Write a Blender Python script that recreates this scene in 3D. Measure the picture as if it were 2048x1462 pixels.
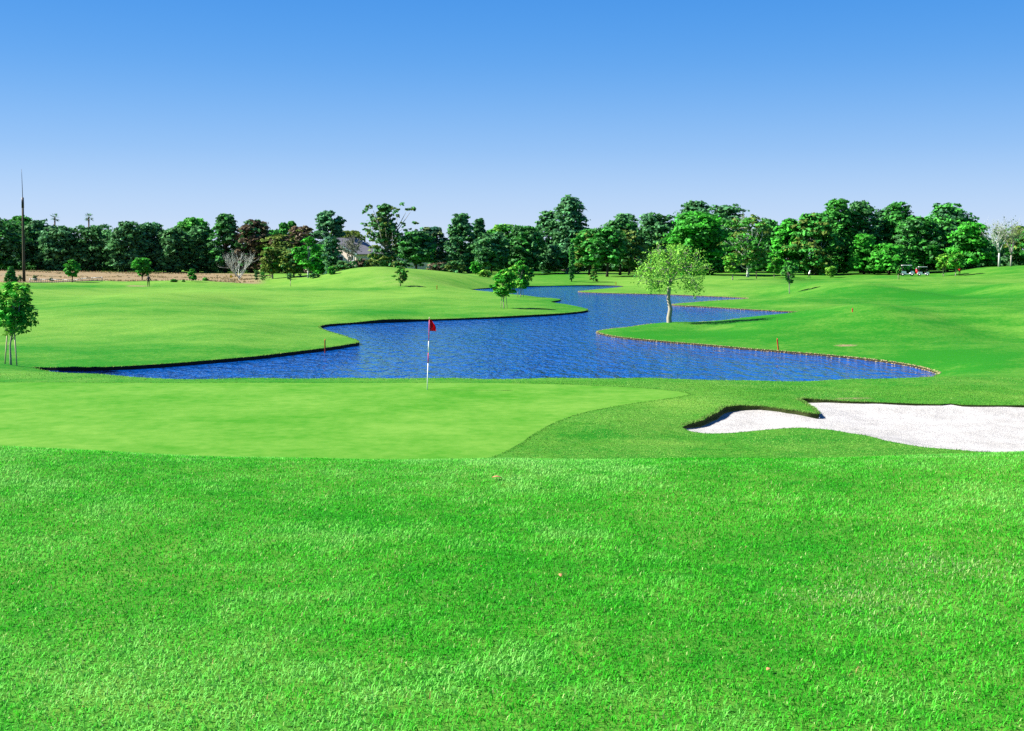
import bpy, bmesh, math, random
import numpy as np
from mathutils import Vector, Matrix
from mathutils.geometry import delaunay_2d_cdt

R = math.radians
scene = bpy.context.scene
COL = scene.collection
for o in list(bpy.data.objects):
    bpy.data.objects.remove(o)

# ------------------------------------------------------------------ camera
FPX = 2412.0          # focal length in pixels of a 2048 px wide picture
CAMZ = 3.8            # eye height above the putting green
HROW = 520.0          # row of the horizon
cam_d = bpy.data.cameras.new('camera')
cam = bpy.data.objects.new('camera', cam_d)
COL.objects.link(cam)
cam.location = (0, 0, CAMZ)
cam.rotation_euler = (R(90), 0, 0)
cam_d.sensor_width = 36.0
cam_d.lens = 36.0 * FPX / 2048.0
cam_d.shift_y = -(731.0 - HROW) / 2048.0
cam_d.clip_start = 0.1
cam_d.clip_end = 9000
scene.camera = cam

# ------------------------------------------------------------------ sky, sun, exposure
SUN_EL, SUN_AZ = 41.0, -84.0       # azimuth from +Y (view direction), negative = left
world = bpy.data.worlds.new('World')
scene.world = world
world.use_nodes = True
wn, wl = world.node_tree.nodes, world.node_tree.links
wn.clear()
w_out = wn.new('ShaderNodeOutputWorld')
w_bg = wn.new('ShaderNodeBackground')
w_sky = wn.new('ShaderNodeTexSky')
w_sky.sky_type = 'NISHITA'
w_sky.sun_disc = False
w_sky.sun_elevation = R(SUN_EL)
w_sky.sun_rotation = R(SUN_AZ)
w_sky.altitude = 0
w_sky.air_density = 1.0
w_sky.dust_density = 0.3
w_sky.ozone_density = 3.0
# clear-day gradient: pale at the horizon, deep blue overhead, blended with the physical sky
w_tc = wn.new('ShaderNodeTexCoord')
w_sep = wn.new('ShaderNodeSeparateXYZ')
w_ramp = wn.new('ShaderNodeValToRGB')
w_ramp.color_ramp.interpolation = 'B_SPLINE'
SKYC = [(0.0, (0.64, 0.745, 0.96)), (0.035, (0.53, 0.69, 0.95)), (0.09, (0.26, 0.51, 0.91)), (0.16, (0.08, 0.35, 0.85)), (0.24, (0.03, 0.26, 0.79)), (0.45, (0.02, 0.16, 0.62)), (1.0, (0.01, 0.10, 0.44))]
while len(w_ramp.color_ramp.elements) < len(SKYC): w_ramp.color_ramp.elements.new(0.5)
for e, (p_, c_) in zip(w_ramp.color_ramp.elements, SKYC):
    e.position = p_; e.color = (*c_, 1)
w_mul = wn.new('ShaderNodeVectorMath'); w_mul.operation = 'SCALE'; w_mul.inputs['Scale'].default_value = 3.08
w_mix = wn.new('ShaderNodeMix'); w_mix.data_type = 'RGBA'; w_mix.inputs['Factor'].default_value = 0.95
w_bg.inputs['Strength'].default_value = 0.1
wl.new(w_tc.outputs['Generated'], w_sep.inputs[0]); wl.new(w_sep.outputs['Z'], w_ramp.inputs['Fac'])
wl.new(w_ramp.outputs['Color'], w_mul.inputs[0])
wl.new(w_sky.outputs[0], w_mix.inputs['A']); wl.new(w_mul.outputs[0], w_mix.inputs['B'])
wl.new(w_mix.outputs['Result'], w_bg.inputs['Color'])
wl.new(w_bg.outputs[0], w_out.inputs['Surface'])

sun_d = bpy.data.lights.new('sun', 'SUN')
sun_d.energy = 5.0
sun_d.angle = R(0.53)
sun_d.color = (1.0, 0.95, 0.87)
sun = bpy.data.objects.new('sun', sun_d)
COL.objects.link(sun)
SUNV = Vector((math.sin(R(SUN_AZ)) * math.cos(R(SUN_EL)), math.cos(R(SUN_AZ)) * math.cos(R(SUN_EL)), math.sin(R(SUN_EL))))
sun.rotation_euler = SUNV.to_track_quat('Z', 'Y').to_euler()
sun.location = (-60, 20, 60)

scene.view_settings.view_transform = 'Standard'
scene.view_settings.look = 'None'
scene.view_settings.gamma = 1.0
scene.view_settings.use_curve_mapping = False
scene.view_settings.exposure = 1.65
scene.cycles.use_denoising = False
scene.cycles.max_bounces = 6
scene.cycles.diffuse_bounces = 2
scene.cycles.glossy_bounces = 2
scene.cycles.transparent_max_bounces = 4

# ------------------------------------------------------------------ helpers
def tag(o, label=None, cat=None, group=None, kind=None):
    if label: o['label'] = label
    if cat: o['category'] = cat
    if group: o['group'] = group
    if kind: o['kind'] = kind
    return o

def empty(name, loc, rz=0.0):
    o = bpy.data.objects.new(name, None)
    COL.objects.link(o)
    o.location = loc
    o.rotation_euler = (0, 0, rz)
    o.empty_display_size = 0.2
    return o

def np_mesh(name, V, F, col=None, attrs=None):
    """V (n,3), F (m,k) all faces with k corners, optional point colours and float attributes."""
    V = np.asarray(V, dtype=np.float32); F = np.asarray(F, dtype=np.int32)
    me = bpy.data.meshes.new(name)
    m, k = F.shape
    me.vertices.add(len(V)); me.vertices.foreach_set('co', V.ravel())
    me.loops.add(m * k); me.loops.foreach_set('vertex_index', F.ravel())
    me.polygons.add(m)
    me.polygons.foreach_set('loop_start', np.arange(0, m * k, k, dtype=np.int32))
    me.polygons.foreach_set('loop_total', np.full(m, k, dtype=np.int32))
    me.update(calc_edges=True)
    if col is not None:
        a = me.color_attributes.new('tint', 'FLOAT_COLOR', 'POINT')
        c = np.ones((len(V), 4), dtype=np.float32); c[:, :3] = col
        a.data.foreach_set('color', c.ravel())
    for nm, arr in (attrs or {}).items():
        a = me.attributes.new(nm, 'FLOAT', 'POINT')
        a.data.foreach_set('value', np.asarray(arr, dtype=np.float32))
    me.validate()
    return me

def link(name, me, mat, parent=None, smooth=False):
    o = bpy.data.objects.new(name, me)
    COL.objects.link(o)
    if mat is not None:
        me.materials.clear()
        for m in (mat if isinstance(mat, (list, tuple)) else [mat]): me.materials.append(m)
    if smooth:
        me.polygons.foreach_set('use_smooth', np.ones(len(me.polygons), dtype=bool))
    if parent is not None: o.parent = parent
    return o

def box_mesh(name, parts, bevel=0.0):
    """parts: (cx,cy,cz,sx,sy,sz[,rz]) boxes in one mesh"""
    bm = bmesh.new()
    for p in parts:
        cx, cy, cz, sx, sy, sz = p[:6]
        rz = p[6] if len(p) > 6 else 0
        M = Matrix.Translation((cx, cy, cz)) @ Matrix.Rotation(rz, 4, 'Z') @ Matrix.Diagonal((sx, sy, sz, 1))
        bmesh.ops.create_cube(bm, size=1.0, matrix=M)
    if bevel:
        bmesh.ops.bevel(bm, geom=bm.edges[:], offset=bevel, segments=2, affect='EDGES')
    me = bpy.data.meshes.new(name); bm.to_mesh(me); bm.free()
    return me

def tube(path, radii, sides=7, cap=True):
    """numpy V,F (quads) of a tube along path"""
    P = np.asarray(path, float); n = len(P)
    T = np.gradient(P, axis=0); T /= np.linalg.norm(T, axis=1)[:, None] + 1e-9
    ref = np.array([1.0, 0.13, 0.05]) if abs(T[0][0]) < 0.8 else np.array([0.0, 1.0, 0.1])
    A = np.cross(T, ref); A /= np.linalg.norm(A, axis=1)[:, None] + 1e-9
    B = np.cross(T, A)
    th = np.linspace(0, 2 * np.pi, sides, endpoint=False)
    V = (P[:, None, :] + np.asarray(radii)[:, None, None] * (np.cos(th)[None, :, None] * A[:, None, :] + np.sin(th)[None, :, None] * B[:, None, :])).reshape(-1, 3)
    i = np.arange(n - 1)[:, None] * sides; j = np.arange(sides)[None, :]; jn = (j + 1) % sides
    F = np.stack([i + j, i + jn, i + sides + jn, i + sides + j], -1).reshape(-1, 4)
    if cap and sides == 4:
        F = np.vstack([F, [[3, 2, 1, 0]], [[(n - 1) * 4 + q for q in range(4)]]])
    elif cap and sides % 2 == 0:
        extra = []
        for b, rev in ((0, True), ((n - 1) * sides, False)):
            for q in range(1, sides - 2, 2):
                f = [b, b + q, b + q + 1, b + q + 2]
                extra.append(f[::-1] if rev else f)
        F = np.vstack([F, extra])
    return V, F

class Bag:
    """collects (V,F) of same corner count"""
    def __init__(s): s.V = []; s.F = []; s.C = []; s.n = 0
    def add(s, V, F, c=None):
        s.V.append(V); s.F.append(np.asarray(F) + s.n); s.n += len(V)
        if c is not None: s.C.append(np.broadcast_to(np.asarray(c, float), (len(V), 3)))
    def mesh(s, name):
        return np_mesh(name, np.vstack(s.V), np.vstack(s.F), np.vstack(s.C) if s.C else None)

_rs = np.random.RandomState(5)
_grid = _rs.rand(64, 64)
def vnoise(x, y):
    """smooth value noise 0..1"""
    xi = np.floor(x).astype(int); yi = np.floor(y).astype(int)
    fx = x - xi; fy = y - yi
    fx = fx * fx * (3 - 2 * fx); fy = fy * fy * (3 - 2 * fy)
    g = lambda a, b: _grid[a % 64, b % 64]
    return (g(xi, yi) * (1 - fx) + g(xi + 1, yi) * fx) * (1 - fy) + (g(xi, yi + 1) * (1 - fx) + g(xi + 1, yi + 1) * fx) * fy
def sstep(a, b, x):
    t = np.clip((x - a) / (b - a), 0, 1); return t * t * (3 - 2 * t)

# ------------------------------------------------------------------ materials
def new_mat(name):
    m = bpy.data.materials.new(name); m.use_nodes = True
    nt = m.node_tree
    return m, nt, nt.nodes, nt.links, nt.nodes['Principled BSDF']

def setspec(p, rough, spec=0.3):
    p.inputs['Roughness'].default_value = rough
    p.inputs['Specular IOR Level'].default_value = spec

def plain(name, col, rough=0.6, spec=0.3, var=0.25, scale=6.0, metal=0.0, bump=0.0):
    m, nt, N, L, p = new_mat(name)
    tc = N.new('ShaderNodeTexCoord')
    nz = N.new('ShaderNodeTexNoise'); nz.inputs['Scale'].default_value = scale; nz.inputs['Detail'].default_value = 4
    mx = N.new('ShaderNodeMix'); mx.data_type = 'RGBA'
    mx.inputs['A'].default_value = (*[c * (1 - var) for c in col], 1)
    mx.inputs['B'].default_value = (*[min(1, c * (1 + var)) for c in col], 1)
    L.new(tc.outputs['Object'], nz.inputs['Vector']); L.new(nz.outputs['Fac'], mx.inputs['Factor'])
    L.new(mx.outputs['Result'], p.inputs['Base Color'])
    setspec(p, rough, spec); p.inputs['Metallic'].default_value = metal
    if bump:
        b = N.new('ShaderNodeBump'); b.inputs['Strength'].default_value = bump; b.inputs['Distance'].default_value = 0.02
        L.new(nz.outputs['Fac'], b.inputs['Height']); L.new(b.outputs['Normal'], p.inputs['Normal'])
    return m

def noise(N, L, vec, scale, detail=4, rough=0.55):
    n = N.new('ShaderNodeTexNoise'); n.inputs['Scale'].default_value = scale
    n.inputs['Detail'].default_value = detail; n.inputs['Roughness'].default_value = rough
    L.new(vec, n.inputs['Vector']); return n.outputs['Fac']
def ramp(N, L, fac, a, b):
    r = N.new('ShaderNodeMapRange'); r.inputs['From Min'].default_value = a; r.inputs['From Max'].default_value = b
    L.new(fac, r.inputs['Value']); return r.outputs['Result']
def mixc(N, L, fac, A, B, blend='MIX'):
    m = N.new('ShaderNodeMix'); m.data_type = 'RGBA'; m.blend_type = blend
    for k, v in (('A', A), ('B', B)):
        if isinstance(v, tuple): m.inputs[k].default_value = (*v, 1)
        else: L.new(v, m.inputs[k])
    if isinstance(fac, (int, float)): m.inputs['Factor'].default_value = fac
    else: L.new(fac, m.inputs['Factor'])
    return m.outputs['Result']
def math_(N, L, op, a, b):
    m = N.new('ShaderNodeMath'); m.operation = op
    for i, v in enumerate((a, b)):
        if isinstance(v, (int, float)): m.inputs[i].default_value = v
        else: L.new(v, m.inputs[i])
    return m.outputs[0]

def lawn_material():
    m, nt, N, L, p = new_mat('lawn')
    tc = N.new('ShaderNodeTexCoord'); vec = tc.outputs['Object']
    dry = N.new('ShaderNodeAttribute'); dry.attribute_name = 'dry'  # turf dryness, with some painted mound shading mixed in
    soil = N.new('ShaderNodeAttribute'); soil.attribute_name = 'soil'
    big = noise(N, L, vec, 0.09, 4, 0.65); mid = noise(N, L, vec, 0.4, 7, 0.78); fine = noise(N, L, vec, 5.0, 6, 0.7); grain = noise(N, L, vec, 26.0, 3, 0.8)
    f = math_(N, L, 'ADD', dry.outputs['Fac'], math_(N, L, 'MULTIPLY', math_(N, L, 'SUBTRACT', big, 0.5), 1.5))
    f = math_(N, L, 'ADD', f, math_(N, L, 'MULTIPLY', math_(N, L, 'SUBTRACT', mid, 0.5), 1.6))
    f = math_(N, L, 'ADD', f, math_(N, L, 'MULTIPLY', math_(N, L, 'SUBTRACT', fine, 0.5), 1.5))
    f = ramp(N, L, f, 0.0, 1.0)
    c = mixc(N, L, f, (0.014, 0.145, 0.006), (0.142, 0.27, 0.038))
    g = ramp(N, L, grain, 0.3, 0.7)
    c = mixc(N, L, math_(N, L, 'MULTIPLY', math_(N, L, 'SUBTRACT', 1.0, g), 0.45), c, (0.012, 0.09, 0.01))
    s = math_(N, L, 'ADD', soil.outputs['Fac'], math_(N, L, 'MULTIPLY', math_(N, L, 'SUBTRACT', fine, 0.5), 0.9))
    s = math_(N, L, 'ADD', s, math_(N, L, 'MULTIPLY', math_(N, L, 'SUBTRACT', mid, 0.5), 0.6))
    s = math_(N, L, 'MULTIPLY', ramp(N, L, s, 0.35, 0.75), ramp(N, L, soil.outputs['Fac'], 0.02, 0.2))
    sc = mixc(N, L, ramp(N, L, fine, 0.35, 0.65), (0.13, 0.095, 0.05), (0.28, 0.205, 0.11))
    sc = mixc(N, L, ramp(N, L, mid, 0.45, 0.7), sc, (0.16, 0.15, 0.10))
    c = mixc(N, L, s, c, sc)
    L.new(c, p.inputs['Base Color'])
    setspec(p, 0.85, 0.04)
    b = N.new('ShaderNodeBump'); b.inputs['Strength'].default_value = 0.55; b.inputs['Distance'].default_value = 0.05
    h = math_(N, L, 'ADD', math_(N, L, 'MULTIPLY', grain, 0.5), fine)
    L.new(h, b.inputs['Height']); L.new(b.outputs['Normal'], p.inputs['Normal'])
    return m

def green_material():
    m, nt, N, L, p = new_mat('putting_turf')
    tc = N.new('ShaderNodeTexCoord'); vec = tc.outputs['Object']
    big = noise(N, L, vec, 0.25, 4); fine = noise(N, L, vec, 3.0, 6, 0.65); grain = noise(N, L, vec, 60.0, 2)
    mid = noise(N, L, vec, 0.9, 5, 0.65)
    f = math_(N, L, 'ADD', math_(N, L, 'MULTIPLY', big, 0.5), math_(N, L, 'ADD', math_(N, L, 'MULTIPLY', fine, 0.45), math_(N, L, 'MULTIPLY', mid, 0.4)))
    c = mixc(N, L, ramp(N, L, f, 0.52, 0.82), (0.034, 0.165, 0.007), (0.105, 0.232, 0.030))
    c = mixc(N, L, math_(N, L, 'MULTIPLY', ramp(N, L, grain, 0.45, 0.3), 0.35), c, (0.04, 0.17, 0.02))
    spots = noise(N, L, vec, 1.6, 8, 0.8)
    c = mixc(N, L, math_(N, L, 'MULTIPLY', ramp(N, L, spots, 0.68, 0.78), 0.6), c, (0.14, 0.15, 0.04))
    L.new(c, p.inputs['Base Color']); setspec(p, 0.85, 0.04)
    b = N.new('ShaderNodeBump'); b.inputs['Strength'].default_value = 0.25; b.inputs['Distance'].default_value = 0.02
    L.new(fine, b.inputs['Height']); L.new(b.outputs['Normal'], p.inputs['Normal'])
    return m

def sand_material():
    m, nt, N, L, p = new_mat('bunker_sand')
    tc = N.new('ShaderNodeTexCoord'); vec = tc.outputs['Object']
    n1 = noise(N, L, vec, 1.2, 6, 0.6); n2 = noise(N, L, vec, 3.2, 7, 0.75); n3 = noise(N, L, vec, 30.0, 3)
    c = mixc(N, L, ramp(N, L, n1, 0.3, 0.7), (0.285, 0.278, 0.262), (0.40, 0.392, 0.375))
    c = mixc(N, L, math_(N, L, 'MULTIPLY', ramp(N, L, n2, 0.56, 0.78), 0.75), c, (0.22, 0.21, 0.19))
    L.new(c, p.inputs['Base Color']); setspec(p, 0.9, 0.1)
    b = N.new('ShaderNodeBump'); b.inputs['Strength'].default_value = 0.8; b.inputs['Distance'].default_value = 0.08
    L.new(math_(N, L, 'ADD', n2, math_(N, L, 'MULTIPLY', n3, 0.3)), b.inputs['Height']); L.new(b.outputs['Normal'], p.inputs['Normal'])
    return m

def water_material():
    m, nt, N, L, p = new_mat('lake_water')
    tc = N.new('ShaderNodeTexCoord')
    mp = N.new('ShaderNodeMapping'); mp.inputs['Scale'].default_value = (1.0, 0.42, 1.0); mp.inputs['Rotation'].default_value = (0, 0, R(8))
    L.new(tc.outputs['Object'], mp.inputs['Vector']); vec = mp.outputs['Vector']
    n1 = noise(N, L, vec, 1.9, 3, 0.5); n2 = noise(N, L, vec, 5.5, 1, 0.5); calm = noise(N, L, vec, 0.09, 4)
    h = math_(N, L, 'ADD', n1, math_(N, L, 'MULTIPLY', n2, 0.22))
    p.inputs['Base Color'].default_value = (0.0002, 0.048, 0.225, 1)
    p.inputs['IOR'].default_value = 1.33
    setspec(p, 0.08, 0.34)
    b = N.new('ShaderNodeBump'); b.inputs['Distance'].default_value = 0.62
    L.new(ramp(N, L, calm, 0.3, 0.75), b.inputs['Strength']); b.inputs['Strength'].default_value = 1
    L.new(h, b.inputs['Height']); L.new(b.outputs['Normal'], p.inputs['Normal'])
    st = N.new('ShaderNodeMapRange'); st.inputs['From Min'].default_value = 0.3; st.inputs['From Max'].default_value = 0.7
    st.inputs['To Min'].default_value = 0.4; st.inputs['To Max'].default_value = 1.0
    L.new(calm, st.inputs['Value']); L.new(st.outputs['Result'], b.inputs['Strength'])
    return m

def tint_material(name, rough=0.55, spec=0.2, transl=0.25, var=0.0):
    """leaf / blade colour from the 'tint' attribute, partly translucent"""
    m, nt, N, L, p = new_mat(name)
    a = N.new('ShaderNodeAttribute'); a.attribute_name = 'tint'
    L.new(a.outputs['Color'], p.inputs['Base Color']); setspec(p, rough, spec)
    if transl:
        t = N.new('ShaderNodeBsdfTranslucent'); mx = N.new('ShaderNodeMixShader'); mx.inputs[0].default_value = transl
        L.new(a.outputs['Color'], t.inputs['Color'])
        L.new(p.outputs[0], mx.inputs[1]); L.new(t.outputs[0], mx.inputs[2])
        L.new(mx.outputs[0], N['Material Output'].inputs['Surface'])
    return m

MAT = {
    'lawn': lawn_material(), 'green': green_material(), 'sand': sand_material(), 'water': water_material(),
    'leaf': tint_material('foliage', 0.6, 0.06, 0.25), 'blade': tint_material('grass_blade', 0.6, 0.05, 0.4),
    'tintwood': tint_material('bark', 0.85, 0.1, 0.0),
    'stone': tint_material('shore_stone', 0.8, 0.2, 0.0),
    'bank': plain('bank_soil', (0.03, 0.024, 0.016), 0.9, 0.1, 0.5, 3.0),
    'lip': plain('turf_lip', (0.045, 0.06, 0.018), 0.95, 0.05, 0.5, 8.0, bump=0.4),
    'white': plain('white_paint', (0.8, 0.8, 0.78), 0.4, 0.4, 0.05),
    'red': plain('red_paint', (0.8, 0.015, 0.03), 0.45, 0.4, 0.15),
    'pinkred': plain('red_tape', (0.62, 0.03, 0.12), 0.45, 0.4, 0.1),
    'flag': plain('flag_cloth', (0.62, 0.004, 0.02), 0.7, 0.2, 0.15, 4.0),
    'orange': plain('orange_red_paint', (0.75, 0.07, 0.02), 0.5, 0.3, 0.2),
    'stake': plain('stake_wood', (0.42, 0.36, 0.24), 0.8, 0.2, 0.3, 12.0),
    'pole': plain('pole_wood', (0.06, 0.052, 0.036), 0.85, 0.15, 0.35, 3.0),
    'black': plain('black_plastic', (0.012, 0.012, 0.014), 0.5, 0.3, 0.2),
    'grey': plain('galvanised_steel', (0.2, 0.21, 0.22), 0.45, 0.5, 0.15, 4.0, 0.3),
    'wall': plain('cream_stucco', (0.72, 0.6, 0.5), 0.9, 0.1, 0.1, 1.2),
    'wallw': plain('white_stucco', (0.74, 0.72, 0.68), 0.9, 0.1, 0.1, 1.2),
    'roof': plain('slate_roof', (0.16, 0.155, 0.165), 0.8, 0.2, 0.35, 2.5),
    'fascia': plain('fascia_paint', (0.20, 0.34, 0.34), 0.5, 0.3, 0.1),
    'glass': plain('window_glass', (0.02, 0.03, 0.03), 0.08, 0.6, 0.1),
    'brown': plain('brown_trim', (0.22, 0.11, 0.06), 0.7, 0.2, 0.2),
    'skin': plain('skin', (0.42, 0.24, 0.16), 0.6, 0.3, 0.05),
    'yellow': plain('yellow_cloth', (0.7, 0.5, 0.02), 0.6, 0.2, 0.1),
    'tan': plain('tan_leather', (0.4, 0.2, 0.08), 0.6, 0.3, 0.15),
}

_nt = MAT['flag'].node_tree; _p = _nt.nodes['Principled BSDF']; _t = _nt.nodes.new('ShaderNodeBsdfTranslucent'); _t.inputs['Color'].default_value = (.8, .006, .03, 1)
_m = _nt.nodes.new('ShaderNodeMixShader'); _m.inputs[0].default_value = .5
_nt.links.new(_p.outputs[0], _m.inputs[1]); _nt.links.new(_t.outputs[0], _m.inputs[2]); _nt.links.new(_m.outputs[0], _nt.nodes['Material Output'].inputs['Surface'])

# ------------------------------------------------------------------ terrain height
def zrow(row, D): return CAMZ - (row - HROW) * D / FPX
def xpx(px, D): return (px - 1024.0) * D / FPX
ZW = -0.9            # lake level
BANK = 0.28          # lawn edge above the water
def wD(row): return (CAMZ - ZW) * FPX / (row - HROW)

# lake outline: (px, row of the waterline) or (px, D, 'd')
LAKE = [(70, 51.2, 'd'), (130, 742), (215, 741), (330, 734.5), (420, 727), (520, 718), (600, 708), (655, 701), (695, 694.5), (718, 690), (712, 685), (690, 677), (660, 668), (644, 662),
        (640, 657), (660, 652.5), (720, 648), (850, 642.5), (1000, 637), (1110, 631), (1160, 626.5), (1176, 622.5), (1160, 617), (1130, 611), (1108, 608), (1102, 606),
        (1120, 602.5), (1117, 600), (1080, 596.5), (1040, 592), (990, 586.5), (940, 582), (932, 580.7), (975, 577.6), (1070, 573.6), (1150, 572), (1215, 572), (1248, 573.5),
        (1200, 579), (1160, 583), (1165, 585.5), (1240, 588), (1330, 590), (1400, 593), (1470, 596), (1497, 598), (1440, 602), (1380, 606.5), (1345, 610),
        (1350, 612), (1440, 617), (1530, 622.5), (1600, 626), (1625, 627.5), (1560, 98, 'd'), (1450, 92.5, 'd'), (1338, 87.5, 'd'), (1250, 82.5, 'd'), (1205, 79.5, 'd'), (1193, 666),
        (1205, 670.5), (1240, 677), (1310, 684), (1400, 691.5), (1500, 700.5), (1600, 708.5), (1700, 717.5), (1780, 727), (1840, 738), (1872, 748), (1876, 752),
        (1820, 45.5, 'd'), (1600, 44.4, 'd'), (1300, 44.0, 'd'), (1000, 44.0, 'd'), (700, 44.1, 'd'), (400, 45.2, 'd'), (200, 47.0, 'd'), (100, 49.2, 'd')]
def to_xy(lst):
    out = []
    for t in lst:
        D = t[1] if len(t) == 3 else wD(t[1])
        out.append((xpx(t[0], D), D))
    return np.array(out)
def catmull(P, spacing_k=0.010, smin=0.12):
    P = np.asarray(P, float); n = len(P); out = []
    for i in range(n):
        p0, p1, p2, p3 = P[i - 1], P[i], P[(i + 1) % n], P[(i + 2) % n]
        L = np.linalg.norm(p2 - p1); k = max(2, int(L / max(smin, spacing_k * p1[1])))
        for t in np.linspace(0, 1, k, endpoint=False):
            # centripetal-ish: tension 0.5 reduced to avoid overshoot
            m1 = (p2 - p0) * 0.5; m2 = (p3 - p1) * 0.5
            s1 = min(1, L / (np.linalg.norm(m1) + 1e-9)); s2 = min(1, L / (np.linalg.norm(m2) + 1e-9))
            m1 = m1 * s1; m2 = m2 * s2
            h00 = 2 * t**3 - 3 * t**2 + 1; h10 = t**3 - 2 * t**2 + t; h01 = -2 * t**3 + 3 * t**2; h11 = t**3 - t**2
            out.append(h00 * p1 + h10 * m1 + h01 * p2 + h11 * m2)
    return np.array(out)
lake_ctrl = to_xy(LAKE)
lake_poly = catmull(lake_ctrl)

def pdist(poly, X, Y):
    x0, y0 = poly[:, 0], poly[:, 1]; x1, y1 = np.roll(x0, -1), np.roll(y0, -1)
    best = np.full(len(X), 1e9)
    for a, b, c, d in zip(x0, y0, x1, y1):
        ex, ey = c - a, d - b; L = ex * ex + ey * ey + 1e-12
        t = np.clip(((X - a) * ex + (Y - b) * ey) / L, 0, 1)
        best = np.minimum(best, (X - a - t * ex)**2 + (Y - b - t * ey)**2)
    return np.sqrt(best)

CP = []  # control points (px, D, z)
def cp(px, row, D): CP.append((px, D, zrow(row, D)))
def cz(px, D, z): CP.append((px, D, z))
# left land
for a in [(20, 731, 50), (100, 680, 62), (-150, 690, 60), (400, 642, 85), (470, 690, 61), (300, 602, 120), (100, 622, 100), (-150, 620, 100), (600, 603, 125), (560, 650, 82),
          (100, 585, 150), (300, 580, 170), (50, 566, 180), (-200, 566, 180), (200, 567, 185), (400, 567, 190), (550, 572, 180), (480, 575, 165),
          (100, 552, 235), (100, 544, 270), (300, 549, 270), (-150, 542, 270), (300, 556, 230), (450, 556, 250), (550, 553, 260), (450, 564, 205), (-150, 556, 220)]: cp(*a)
# mound
for a in [(760, 535, 200), (690, 543, 200), (630, 553, 200), (570, 561, 205), (830, 536, 204), (880, 539, 206), (925, 545, 210), (975, 554, 212), (640, 573, 172), (760, 577, 164), (860, 577, 162), (760, 558, 182), (860, 560, 185), (925, 566, 195)]: cp(*a)
cz(760, 235, 1.2); cz(880, 240, 1.1); cz(660, 240, 0.9)
# middle tongue of land left of the lake
for a in [(800, 613, 108), (950, 602, 122), (870, 588, 148), (720, 600, 125), (730, 630, 92), (1005, 617, 105), (1040, 593.5, 136), (1080, 608, 115), (780, 582, 156), (940, 586, 160)]: cp(*a)
# far centre
for a in [(1200, 561, 235), (1100, 557, 245), (1143, 563, 226), (1050, 556, 245), (1200, 549, 275), (1300, 549, 275), (1350, 556, 240), (1300, 577, 184), (1450, 570, 190), (1250, 580, 186), (1600, 571, 188), (1450, 560, 225)]: cp(*a)
# right hills
for a in [(1580, 588, 150), (1450, 603.5, 126), (1650, 601, 122), (1700, 577, 160), (1620, 556, 250), (1800, 562, 200), (1800, 553, 255), (1850, 552.5, 260), (1720, 549, 270), (1900, 549, 262),
          (1930, 541, 262), (1980, 534.5, 255), (2040, 532, 250), (2200, 532, 250), (1900, 558, 232), (2040, 552, 222), (2040, 582, 150), (2200, 580, 150), (1900, 602, 115), (2040, 604, 112), (1900, 625, 85), (2040, 626, 84), (2200, 625, 84),
          (1750, 625, 92), (1650, 628, 97), (1500, 634, 92), (1338, 644.5, 84), (1250, 655, 80), (1900, 660, 70), (2040, 660, 70), (2048, 690, 58), (2200, 690, 58), (1900, 700, 57), (1700, 667, 69), (1560, 655, 75), (1400, 664, 78), (1950, 732, 49), (2060, 728, 48)]: cp(*a)
cz(1900, 99, -.50); cz(2040, 99, -.48); cz(2200, 99, -.45); cz(1760, 106, -.55)
# far ground beyond the trees
for px in (-200, 300, 800, 1300, 1800, 2250): cz(px, 320, 1.0); cz(px, 420, 1.4)
# lake shore
for i in range(0, len(lake_ctrl)):
    x, y = lake_ctrl[i]; right = 37 <= i <= len(LAKE) - 9
    CP.append((x / y * FPX + 1024, y, ZW + (0.09 if right else 0.155)))
# bank between lake and green
for px in (300, 500, 700, 900, 1100, 1300): cz(px, 40.2, -0.13); cz(px, 42.2, -0.40)
cp(1500, 763, 40.0); cp(1700, 759, 40.5); cp(1870, 753.5, 41.5); cz(1500, 42.3, -0.42); cz(1700, 42.6, -0.42)
cp(100, 745, 42.0); cp(200, 748, 41.3); cp(0, 742, 43.5); cp(-200, 742, 44)
cp(1980, 757, 41); cp(2060, 758, 41); cp(2200, 758, 41)
# green
for px in (-200, 0, 200, 400, 600, 800, 1000):
    for D in (37.4, 34.0, 30.0, 26.0, 22.5): cz(px, D, 0.0)
cz(1200, 36.4, 0); cz(1375, 34.3, 0.0); cz(1200, 33, 0); cz(1290, 32.4, 0.0); cz(1130, 28.8, 0.0); cz(1060, 26.2, -0.01)
# bunker surroundings
for a in [(1600, 792, 34.3), (1750, 800, 33.5), (2048, 808, 32.6), (2200, 808, 32.6), (2048, 780, 37), (1700, 780, 37), (1480, 800, 32.6), (1540, 812, 31.5), (1420, 822, 30.5)]: cp(*a)
for a in [(2048, 900, 25.3), (2200, 900, 25.3), (1850, 892, 25.6), (1700, 866, 27.2), (1560, 856, 28.0), (1400, 858, 28.4), (1250, 850, 27.8), (1200, 885, 25.5), (1500, 900, 24.4), (1850, 905, 24.4)]: cp(*a)
for px in (-200, 200, 600, 1000, 1400, 1800, 2200): cz(px, 20.5, 0.08)
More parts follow.
